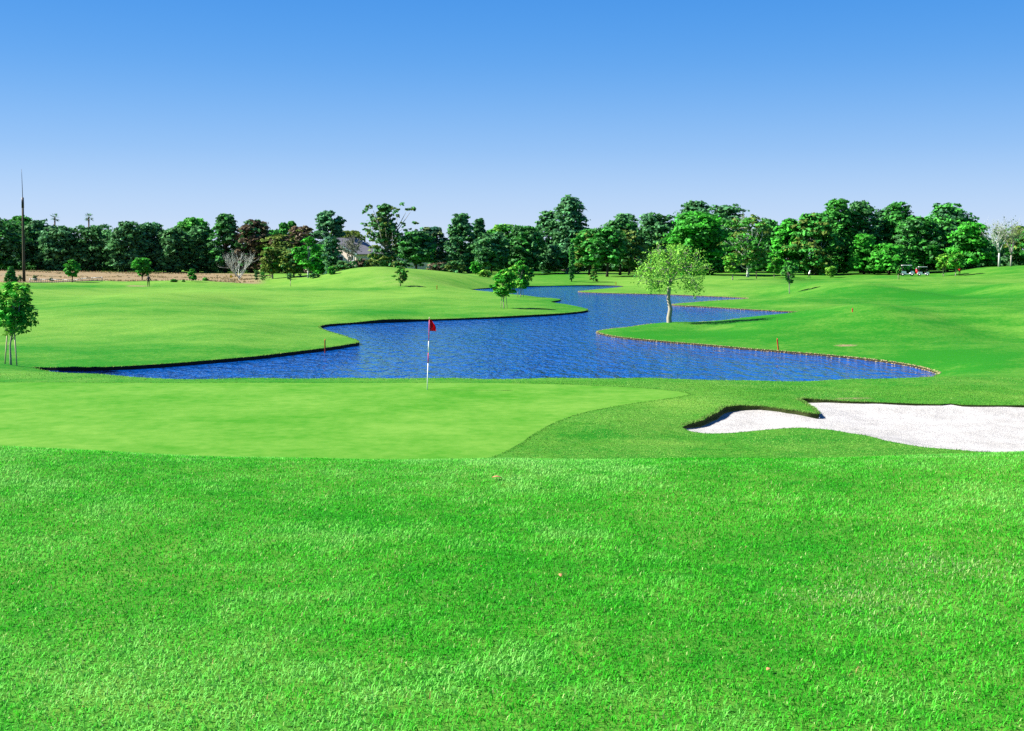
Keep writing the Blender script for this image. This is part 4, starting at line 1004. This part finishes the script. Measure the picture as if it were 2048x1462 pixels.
def lone_tree():
    rs = np.random.RandomState(181); g = at(1338, 645.5, 70); D = g.y; k = D / FPX
    g = ground(g.x, g.y, .05)
    root = empty('willow_tree', g); tag(root, 'lone light green tree with pale crooked trunk on the near lake point', 'tree')
    def q(px, row, dy=0.0): return np.array([(px - 1338) * k, dy, zrow(row, D) - g.z])
    bag = Bag(); tips = []
    col = np.array(WOOD['pale'])
    V, F = tube([q(1339, 650), q(1338, 636), q(1341, 618), q(1337, 600), q(1338, 583), q(1339, 573)], [.19, .17, .15, .125, .12, .115], 9); bag.add(V, F, col)
    limbs = [([(1339, 573, 0), (1342, 558, 0), (1338, 545, .1), (1337, 533, .1), (1342, 520, .2), (1348, 505, .2)], .085),
             ([(1339, 573, 0), (1346, 556, -.2), (1355, 541, -.4), (1365, 535, -.5), (1380, 533, -.6), (1400, 535, -.7)], .075),
             ([(1341, 566, 0), (1333, 557, .1), (1322, 548, .2), (1310, 538, .3), (1296, 535, .3)], .06),
             ([(1340, 572, 0), (1330, 565, -.2), (1318, 562, -.5), (1305, 562, -.8), (1290, 560, -.9)], .05),
             ([(1342, 556, 0), (1350, 540, .4), (1360, 522, .7), (1372, 508, .9), (1390, 512, 1.0)], .055),
             ([(1338, 548, .1), (1330, 530, .4), (1322, 512, .6), (1318, 500, .7)], .05),
             ([(1342, 560, 0), (1352, 560, .6), (1368, 556, 1.1), (1385, 558, 1.3)], .045),
             ([(1365, 535, -.5), (1374, 545, -.7), (1382, 556, -.8), (1388, 566, -.9)], .04),
             ([(1340, 565, 0), (1336, 552, -.7), (1330, 542, -1.1), (1318, 536, -1.4)], .045)]
    for pts_, r in limbs:
        P_ = [q(*p) for p in pts_]
        V, F = tube(P_, np.linspace(r, r * .4, len(P_)), 6); bag.add(V, F, col * rs.uniform(.85, 1.1))
        for i in range(2, len(P_)):
            for j in range(5):
                d = rs.normal(size=3); d = d / np.linalg.norm(d) + (P_[i] - P_[i - 1]) * 1.2; d[2] += .15; d /= np.linalg.norm(d)
                branch(bag, P_[i], d, rs.uniform(.35, .7), r * .28, 1, rs, .8, -.1, tips, col * .8, 3, .3)
    link('trunk', bag.mesh('trunk'), MAT['tintwood'], root, True)
    # crown volume: irregular, wide at row 540, pointed to row 486
    tp = np.array(tips); n = 3200
    C = tp[rs.randint(0, len(tp), n)] + rs.normal(size=(n, 3)) * .17
    ex = []
    while len(ex) < 2000:
        t = rs.rand(); row = 487 + t * 92; hw = np.interp(row, [485, 500, 515, 535, 550, 565, 580], [8, 32, 44, 66, 74, 60, 44])
        px = 1341 + rs.uniform(-1, 1) * hw + (6 if row < 530 else 0); dy = rs.uniform(-1, 1) * 2.0 * math.sqrt(max(0, 1 - ((px - 1341) / 78)**2))
        if vnoise(np.array([px * .09]), np.array([row * .11 + dy]))[0] > .5: ex.append(q(px, row, dy))
    C = np.vstack([C, np.array(ex)]); n = len(C); C[:, 2] -= np.abs(rs.normal(size=n)) * .1
    Nn = rs.normal(size=(n, 3)) * .8 + np.array([-.3, 0, .5]); Nn /= np.linalg.norm(Nn, axis=1)[:, None]
    colr = np.array(PAL['lime']) * rs.uniform(.7, 1.5, (n, 1)); sel = rs.rand(n) < .12; colr[sel] = np.array(PAL['mid']) * rs.uniform(.8, 1.4, (sel.sum(), 1))
    V, F, cc = leaf_quads(C, Nn, .078, rs, colr, 2.0, .25)
    link('crown', np_mesh('crown', V, F, cc), MAT['leaf'], root)
lone_tree()

# ------------------------------------------------------------------ flagstick
def flagstick():
    g = ground(xpx(854.5, 35.25), 35.25)
    root = empty('golf_flag', g); tag(root, 'red flag on a red and white banded pole on the putting green', 'flag')
    top = np.array([xpx(859, 35.25) - g.x, 0, zrow(635.5, 35.25) - g.z])
    def seg(nm, r0, r1, rad, mat):
        a, b = (780 - r0) / 144.5, (780 - r1) / 144.5
        V, F = tube([top * a, top * (a + b) / 2, top * b], [rad] * 3, 8); link(nm, np_mesh(nm, V, F), mat, root, True)
    seg('pole_section', 783, 727, .0145, MAT['white']); seg('pole_section', 727, 705.5, .0125, MAT['pinkred'])
    seg('pole_section', 705.5, 682.5, .014, MAT['white']); seg('pole_section', 682.5, 639, .0115, MAT['pinkred'])
    seg('pole_tip', 639, 634.5, .017, MAT['stake'])
    # limp flag hanging in a few folds
    n, m = 14, 12; V = []
    for i in range(m + 1):
        for j in range(n + 1):
            s, t = j / n, i / m
            drop = 0.075 * s + 0.03 * s * s
            L = 0.165 * (0.55 + .45 * min(1, t * 2.2)) if t < .45 else .165
            x = s * L + 0.02 * t * s; z = -t * 0.36 * (1 - .12 * s) - drop * (1 - .55 * t)
            yy = 0.045 * math.sin(s * 9 + t * 1.5) * s + .02 * math.sin(t * 5) * s
            V.append((x + .012, yy, z))
    F = [(i * (n + 1) + j, i * (n + 1) + j + 1, (i + 1) * (n + 1) + j + 1, (i + 1) * (n + 1) + j) for i in range(m) for j in range(n)]
    c = link('flag_cloth', np_mesh('flag_cloth', V, F), MAT['flag'], root, True)
    c.location = tuple(top * ((780 - 637.5) / 144.5))
    md = c.modifiers.new('thick', 'SOLIDIFY'); md.thickness = .003
flagstick()

# ------------------------------------------------------------------ hazard stakes
def hazard(px, row, top, label, mat, d0=50, lean=0.0, w=.028):
    g = at(px, row, d0); H = zrow(top, g.y) - g.z
    root = empty('hazard_stake', (g.x, g.y, g.z - .05)); tag(root, label, 'stake')
    b = bmesh.new(); bmesh.ops.create_cube(b, size=1, matrix=Matrix.Translation((0, 0, H * .46)) @ Matrix.Diagonal((2 * w, w * 1.4, H * .92 + .1, 1)))
    for v in b.verts: v.co.x += lean * v.co.z
    bmesh.ops.bevel(b, geom=b.edges[:], offset=.004, segments=1, affect='EDGES')
    me = bpy.data.meshes.new('shaft'); b.to_mesh(me); b.free(); link('shaft', me, mat, root)
    V, F = tube([(lean * H * .97, 0, H * .965), (lean * H, 0, H + .06)], [w * .95, w * .35], 4); link('cap', np_mesh('cap', V, F), mat, root)
hazard(650, 703, 678, 'red brown stake on the left lake bank near the sharp point', MAT['orange'])
hazard(1557, 701, 677, 'leaning red stake on the stone edged right lake bank', MAT['red'], lean=-.1)
hazard(874, 579, 571, 'small brown red stake on the grass in front of the mound', MAT['orange'], 100, w=.05)
hazard(1705, 624, 616, 'small red stake on the crest of the right slope', MAT['red'], 60, w=.03)
hazard(1232, 570, 564, 'tiny red stake on the far shore right of the thin cypress', MAT['orange'], 100, w=.05)

def post(name, label, px, row, top, mat, r, d0=100, cap=None):
    g = at(px, row, d0); H = zrow(top, g.y) - g.z
    root = empty(name, (g.x, g.y, g.z - .05)); tag(root, label, 'post')
    V, F = tube([(0, 0, 0), (0, 0, H * .5), (0, 0, H)], [r, r, r * .9], 6); link('shaft', np_mesh('shaft', V, F), mat, root)
    V, F = tube([(0, 0, H), (0, 0, H + r * 3)], [r * 1.7, r * 1.2], 6); link('cap', np_mesh('cap', V, F), cap or mat, root)
post('marker_post', 'thin grey post standing left of the grass mound', 581, 573, 561, MAT['stake'], .05, cap=MAT['black'])
post('marker_post', 'dark thin post right of the white trunked tree', 1513, 557, 545, MAT['pole'], .07)
post('marker_post', 'white topped post left of the slim sapling by the carts', 1778, 548, 536, MAT['stake'], .05, cap=MAT['white'])

# ------------------------------------------------------------------ tall pole with antenna
def tall_pole():
    g = at(48, 563.5, 100); D = g.y; g = ground(g.x, g.y, .1)
    root = empty('utility_pole', g); tag(root, 'tall dark wooden pole with a thin whip antenna on top', 'pole')
    def q(px, row): return (xpx(px, D) - g.x, 0, zrow(row, D) - g.z)
    V, F = tube([q(48.3, 566), q(47.5, 520), q(46.3, 460), q(45.5, 412)], [.25, .23, .20, .18], 10); link('shaft', np_mesh('shaft', V, F), MAT['pole'], root, True)
    V, F = tube([q(45.6, 416), q(45.4, 405), q(45.2, 395)], [.21, .21, .19], 10); link('sleeve', np_mesh('sleeve', V, F), MAT['black'], root, True)
    V, F = tube([q(45.4, 396), q(44.6, 375), q(43.6, 352), q(43.0, 338)], [.06, .05, .035, .02], 6); link('antenna', np_mesh('antenna', V, F), MAT['black'], root, True)
tall_pole()

# ------------------------------------------------------------------ steel fence by the dry field
def fence():
    pts_ = [(60, 563, 557.5), (82, 563.5, 558), (104, 564, 558.5), (126, 564.5, 559), (148, 565.5, 560), (164, 566, 556.5), (184, 567, 555.5), (204, 568, 554.5)]
    G = [ground(xpx(px, 197), 197) for px, row, t in pts_]
    root = empty('steel_fence', G[0]); tag(root, 'grey steel railing fence at the near edge of the dry field', 'fence')
    P_ = [np.array(g - G[0]) for g in G]; Ht = [zrow(t, g.y) - g.z for (px, row, t), g in zip(pts_, G)]
    for p, h in zip(P_, Ht):
        V, F = tube([p - [0, 0, .1], p + [0, 0, h + .06]], [.06, .06], 6); link('post', np_mesh('post', V, F), MAT['grey'], root)
    for i in range(len(P_) - 1):
        for f in (.95, .2):
            V, F = tube([P_[i] + [0, 0, Ht[i] * f], P_[i + 1] + [0, 0, Ht[i + 1] * f]], [.05, .05], 4); link('rail', np_mesh('rail', V, F), MAT['grey'], root)
        n = 5
        for k in range(1, n):
            t = k / n; p = P_[i] * (1 - t) + P_[i + 1] * t; h = Ht[i] * (1 - t) + Ht[i + 1] * t
            V, F = tube([p, p + [0, 0, h * .95]], [.028, .028], 4); link('picket', np_mesh('picket', V, F), MAT['grey'], root)
fence()

# ------------------------------------------------------------------ houses
def house(px, D, label, half, length, eave, ridge, rz, wall, wins, sink=.2):
    """gable end towards the camera; half = half width of the gable wall"""
    x = xpx(px, D); g = ground(x, D, sink); root = empty('house', g, rz); tag(root, label, 'house')
    b = bmesh.new()
    vs = [b.verts.new(v) for v in [(-half, 0, 0), (half, 0, 0), (half, 0, eave), (0, 0, ridge), (-half, 0, eave), (-half, length, 0), (half, length, 0), (half, length, eave), (0, length, ridge), (-half, length, eave)]]
    for f in [(0, 1, 2, 3, 4), (6, 5, 9, 8, 7), (1, 6, 7, 2), (5, 0, 4, 9)]: b.faces.new([vs[i] for i in f])
    me = bpy.data.meshes.new('wall'); b.to_mesh(me); b.free(); link('wall', me, wall, root)
    oh, th = .6, .16; sl = (ridge - eave) / half
    for s in (-1, 1):
        b = bmesh.new(); xo = half + oh; zo = eave - oh * sl
        v = [b.verts.new(q) for q in [(0, -oh, ridge + .02), (s * xo, -oh, zo + .02), (s * xo, length + oh, zo + .02), (0, length + oh, ridge + .02)]]
        v2 = [b.verts.new((q.co.x, q.co.y, q.co.z + th)) for q in v]
        b.faces.new(v); b.faces.new(v2)
        for i in range(4): b.faces.new([v[i], v[(i + 1) % 4], v2[(i + 1) % 4], v2[i]])
        bmesh.ops.recalc_face_normals(b, faces=b.faces)
        me = bpy.data.meshes.new('roof_slope'); b.to_mesh(me); b.free(); rf = link('roof_slope', me, MAT['roof'], root)
        b = bmesh.new(); q = [(0, ridge - .12), (s * xo, zo - .12), (s * xo, zo + th + .06), (0, ridge + th + .06)]
        a = [b.verts.new((u, -oh - .07, w)) for u, w in q]; c = [b.verts.new((u, -oh - .004, w)) for u, w in q]
        b.faces.new(a); b.faces.new(c)
        for i in range(4): b.faces.new([a[i], a[(i + 1) % 4], c[(i + 1) % 4], c[i]])
        bmesh.ops.recalc_face_normals(b, faces=b.faces)
        me = bpy.data.meshes.new('fascia'); b.to_mesh(me); b.free(); link('fascia', me, MAT['fascia'], rf)
    for (wx, wz, ww, wh) in wins:
        fr = link('window', box_mesh('window', [(wx - ww / 2, -.03, wz, .1, .1, wh + .2), (wx + ww / 2, -.03, wz, .1, .1, wh + .2), (wx, -.03, wz + wh / 2, ww - .1, .09, .1), (wx, -.03, wz - wh / 2, ww - .1, .09, .1), (wx, -.035, wz, .07, .07, wh - .1)]), MAT['white'], root)
        link('pane', box_mesh('pane', [(wx, -.012, wz, ww - .1, .016, wh - .1)]), MAT['glass'], fr)
    return root
zg = float(hgt(xpx(690, 300), 300)[0])
house(656, 300, 'cream gabled house with dark slate roof among the left trees', 8.2, 13, zrow(507, 300) - zg + .2, zrow(476, 300) - zg + .2, R(-25), MAT['wall'], [(3.2, zrow(515, 300) - zg, 2.6, 1.1), (6.8, zrow(515, 300) - zg, 1.5, 1.0)])
zg = float(hgt(xpx(838, 306), 306)[0])
house(838, 306, 'cream low house half hidden right of the large eucalyptus', 6.6, 9, zrow(506, 306) - zg + .2, zrow(492, 306) - zg + .2, R(6), MAT['wall'], [(-3.6, zrow(514, 306) - zg, 1.4, 1.2), (3.2, zrow(514, 306) - zg, 1.3, 1.2)])
zg = float(hgt(xpx(18, 322), 322)[0])
house(20, 322, 'white house glimpsed through the trees left of the pole', 2.8, 8, zrow(508, 322) - zg, zrow(498, 322) - zg, R(8), MAT['wallw'], [(-.8, zrow(516, 322) - zg, 1.0, 1.0)])
zg = float(hgt(xpx(1078, 318), 318)[0])
house(1078, 318, 'beige house wall glimpsed under the trees behind the young trees', 3.4, 8, zrow(519, 318) - zg, zrow(508, 318) - zg, R(-8), MAT['wall'], [(.6, zrow(527, 318) - zg, 1.0, .9)])
zg = float(hgt(xpx(1537, 316), 316)[0])
house(1537, 316, 'white house glimpsed in the gap right of the white trunked tree', 2.2, 7, zrow(515, 316) - zg, zrow(507, 316) - zg, R(-5), MAT['wallw'], [(0, zrow(522, 316) - zg, 1.0, .9)])

# ------------------------------------------------------------------ golf carts (side view, front to the right)
def cart(px, row, label, bag_mat):
    g = at(px, row, 120); root = empty('golf_cart', (g.x, g.y, g.z), R(-8)); tag(root, label, 'golf cart', 'golf carts on the right rise')
    b = bmesh.new()     # body: side outline extruded
    prof = [(-1.15, .32), (-1.18, .72), (-.95, .82), (-.25, .80), (-.2, .42), (.45, .40), (.62, .62), (.82, .86), (1.1, .74), (1.2, .5), (1.18, .30), (.55, .26), (-.6, .26)]
    L_ = [b.verts.new((x, -.56, z)) for x, z in prof]; R_ = [b.verts.new((x, .56, z)) for x, z in prof]
    b.faces.new(L_); b.faces.new(R_[::-1])
    for i in range(len(prof)): b.faces.new([L_[i], R_[i], R_[(i + 1) % len(prof)], L_[(i + 1) % len(prof)]])
    bmesh.ops.recalc_face_normals(b, faces=b.faces)
    me = bpy.data.meshes.new('body'); b.to_mesh(me); b.free(); link('body', me, MAT['white'], root)
    link('seat', box_mesh('seat', [(-.5, 0, .88, .5, 1.0, .13), ], .03), MAT['black'], root)
    link('seat_back', box_mesh('seat_back', [(-.78, 0, 1.15, .1, 1.0, .4)], .03), MAT['black'], root)
    link('roof', box_mesh('roof', [(-.05, 0, 1.86, 1.75, 1.2, .11)], .03), MAT['white'], root)
    for (x0, x1) in ((-.95, -.82), (.85, .6)):
        for s in (-.5, .5):
            V, F = tube([(x0, s, .75), (x1, s, 1.82)], [.022, .022], 6); link('roof_post', np_mesh('roof_post', V, F), MAT['black'], root)
    link('windscreen', box_mesh('windscreen', [(.73, 0, 1.32, .012, .95, .9)]), MAT['glass'], root)
    V, F = tube([(.55, -.25, .8), (.35, -.25, 1.1)], [.03, .02], 6); st = link('steering_wheel', np_mesh('steering_wheel', V, F), MAT['black'], root)
    for x in (-.78, .82):
        for s in (-.5, .5):
            V, F = tube([(x, s - .1, .23), (x, s + .1, .23)], [.24, .24], 14); w = link('wheel', np_mesh('wheel', V, F), MAT['black'], root)
            V, F = tube([(x, s - .115, .23), (x, s + .115, .23)], [.12, .12], 10); link('rim', np_mesh('rim', V, F), MAT['white'], w)
    for s in (-.25, .25):
        V, F = tube([(-1.2, s, .5), (-1.26, s, .95), (-1.32, s, 1.3)], [.14, .15, .13], 10); bg = link('golf_bag', np_mesh('golf_bag', V, F), bag_mat, root, True)
        for k in range(4):
            V, F = tube([(-1.3 + .04 * k - .06, s + .05 * (k % 2), 1.28), (-1.36 + .05 * k - .06, s + .05 * (k % 2), 1.55 + .04 * k)], [.018, .03], 6); link('club', np_mesh('club', V, F), MAT['grey'], bg)
cart(1814, 551.5, 'left of two white roofed golf carts, carrying tan bags', MAT['tan'])
cart(1846, 551.5, 'right of two white roofed golf carts, carrying red bags', MAT['red'])

# ------------------------------------------------------------------ people
def person(px, row, height, label, J, shirt, legs, hairc, rz=0.0, d0=100):
    """skinned figure; J joint positions for a 1.75 m body"""
    g = at(px, row, d0)
    names = list(J); V = [J[k][0] for k in names]; rad = [J[k][1] for k in names]
    E = [('pelvis', 'chest'), ('chest', 'neck'), ('neck', 'head'), ('head', 'crown'), ('chest', 'shl'), ('shl', 'ell'), ('ell', 'hal'), ('chest', 'shr'), ('shr', 'elr'), ('elr', 'har'),
         ('pelvis', 'hil'), ('hil', 'knl'), ('knl', 'anl'), ('anl', 'tol'), ('pelvis', 'hir'), ('hir', 'knr'), ('knr', 'anr'), ('anr', 'tor')]
    me = bpy.data.meshes.new('person'); me.from_pydata(V, [(names.index(a), names.index(b)) for a, b in E], [])
    o = bpy.data.objects.new('person', me); COL.objects.link(o)
    md = o.modifiers.new('skin', 'SKIN'); sv = me.skin_vertices[0].data
    for i, r in enumerate(rad): sv[i].radius = (r, r); sv[i].use_root = (names[i] == 'pelvis')
    s = o.modifiers.new('sub', 'SUBSURF'); s.levels = 1; s.render_levels = 1
    dg = bpy.context.evaluated_depsgraph_get(); ev = bpy.data.meshes.new_from_object(o.evaluated_get(dg))
    bpy.data.objects.remove(o)
    ev.materials.clear()
    for m in (MAT['skin'], shirt, legs, MAT['black']): ev.materials.append(m)
    hz = J['pelvis'][0][2]; nz = J['neck'][0][2]
    hands = [Vector(J['hal'][0]), Vector(J['har'][0])]
    for p in ev.polygons:
        c = p.center
        if c.z > nz + .02 and (c - Vector(J['head'][0])).length < .3: mi = 0
        elif min((c - h).length for h in hands) < .13: mi = 0
        elif c.z < .09: mi = 3
        elif c.z < hz + .03: mi = 2
        else: mi = 1
        p.material_index = mi; p.use_smooth = True
    root = bpy.data.objects.new('person', ev); COL.objects.link(root)
    root.location = g; root.rotation_euler = (0, 0, rz); k = height / 1.75; root.scale = (k, k, k)
    tag(root, label, 'person')
    h = Vector(J['head'][0]); c = Vector(J['crown'][0])
    b = bmesh.new(); bmesh.ops.create_uvsphere(b, u_segments=12, v_segments=8, radius=.118, matrix=Matrix.Translation(h * .45 + c * .55 + Vector((0, 0, .015))))
    bmesh.ops.delete(b, geom=[v for v in b.verts if v.co.z < (h * .45 + c * .55).z + .0], context='VERTS')
    bmesh.ops.create_cone(b, segments=10, radius1=.1, radius2=.1, depth=.012, cap_ends=True, matrix=Matrix.Translation(h * .45 + c * .55 + Vector((0, -.1, .012))))
    mh = bpy.data.meshes.new('cap'); b.to_mesh(mh); b.free(); link('cap', mh, hairc, root, True)
    return root
STAND = {'pelvis': ((0, 0, .95), .15), 'chest': ((0, 0, 1.32), .17), 'neck': ((0, 0, 1.5), .06), 'head': ((0, -.01, 1.6), .095), 'crown': ((0, 0, 1.7), .08),
         'shl': ((-.2, 0, 1.42), .065), 'ell': ((-.26, .0, 1.13), .05), 'hal': ((-.24, -.1, .88), .04), 'shr': ((.2, 0, 1.42), .065), 'elr': ((.26, 0, 1.13), .05), 'har': ((.24, -.1, .88), .04),
         'hil': ((-.1, 0, .88), .1), 'knl': ((-.11, -.01, .5), .07), 'anl': ((-.12, .02, .08), .05), 'tol': ((-.13, -.14, .04), .04), 'hir': ((.1, 0, .88), .1), 'knr': ((.11, -.01, .5), .07), 'anr': ((.12, .02, .08), .05), 'tor': ((.13, -.14, .04), .04)}
WALK = dict(STAND); WALK.update({'chest': ((.1, 0, 1.30), .17), 'neck': ((.17, 0, 1.47), .06), 'head': ((.2, -.01, 1.57), .095), 'crown': ((.22, 0, 1.67), .08), 'shl': ((.1, -.2, 1.4), .065), 'shr': ((.1, .2, 1.4), .065),
         'ell': ((.12, -.25, 1.12), .05), 'hal': ((.33, -.2, .98), .04), 'elr': ((.0, .25, 1.13), .05), 'har': ((-.05, .22, .88), .04), 'hil': ((0, -.1, .88), .1), 'knl': ((.18, -.1, .52), .07), 'anl': ((.22, -.1, .1), .05), 'tol': ((.37, -.1, .05), .04),
         'hir': ((0, .1, .88), .1), 'knr': ((-.04, .1, .5), .07), 'anr': ((-.28, .1, .14), .05), 'tor': ((-.15, .1, .05), .04)})
person(297, 573.5, 1.72, 'golfer in black seen from behind, standing by the pale sand strip on the left', STAND, MAT['black'], MAT['black'], MAT['black'])
person(1618, 557, 1.72, 'golfer in white shirt and black trousers walking below the right trees', WALK, MAT['white'], MAT['black'], MAT['white'])
person(1919, 550.5, 1.7, 'golfer in red shirt standing right of the two young trees', STAND, MAT['red'], MAT['black'], MAT['black'])

# ------------------------------------------------------------------ small things
def yellow_marker():
    g = at(459, 563, 100); root = empty('yellow_flag', g); tag(root, 'small yellow flag on a short pin in the far left grass', 'flag')
    V, F = tube([(0, 0, -.1), (0, 0, 1.2)], [.03, .03], 6); link('pole', np_mesh('pole', V, F), MAT['stake'], root)
    me = box_mesh('flag_cloth', [(.27, 0, .9, .5, .03, .42)], .01); link('flag_cloth', me, MAT['yellow'], root)
yellow_marker()
def dry_leaf(px, row, size, label, seed):
    rs = np.random.RandomState(seed); g = at(px, row, 3.2, 14)
    n = 8; V = []; F = []
    for i in range(n + 1):
        t = i / n; w = math.sin(math.pi * t)**.8 * .28 * size; z = .035 + .15 * size * math.sin(t * 3)
        V += [((t - .5) * size, -w, z + .06 * size), ((t - .5) * size, 0, z), ((t - .5) * size, w, z + .08 * size)]
    for i in range(n):
        for j in range(2): a = i * 3 + j; F.append((a, a + 1, a + 4, a + 3))
    o = link('dry_leaf', np_mesh('dry_leaf', V, F), MAT['tan'], None, True); o.location = (g.x, g.y, g.z - .022); o.rotation_euler = (rs.uniform(-.2, .2), rs.uniform(-.2, .2), rs.uniform(0, 3))
    md = o.modifiers.new('thick', 'SOLIDIFY'); md.thickness = .002
    tag(o, label, 'leaf')
dry_leaf(993, 961, .075, 'curled brown leaf on the near lawn just below the green', 1)
dry_leaf(1121, 1157, .035, 'small orange brown leaf in the middle of the near lawn', 2)
dry_leaf(1536, 1348, .032, 'small pale dry leaf low right on the near lawn', 3)
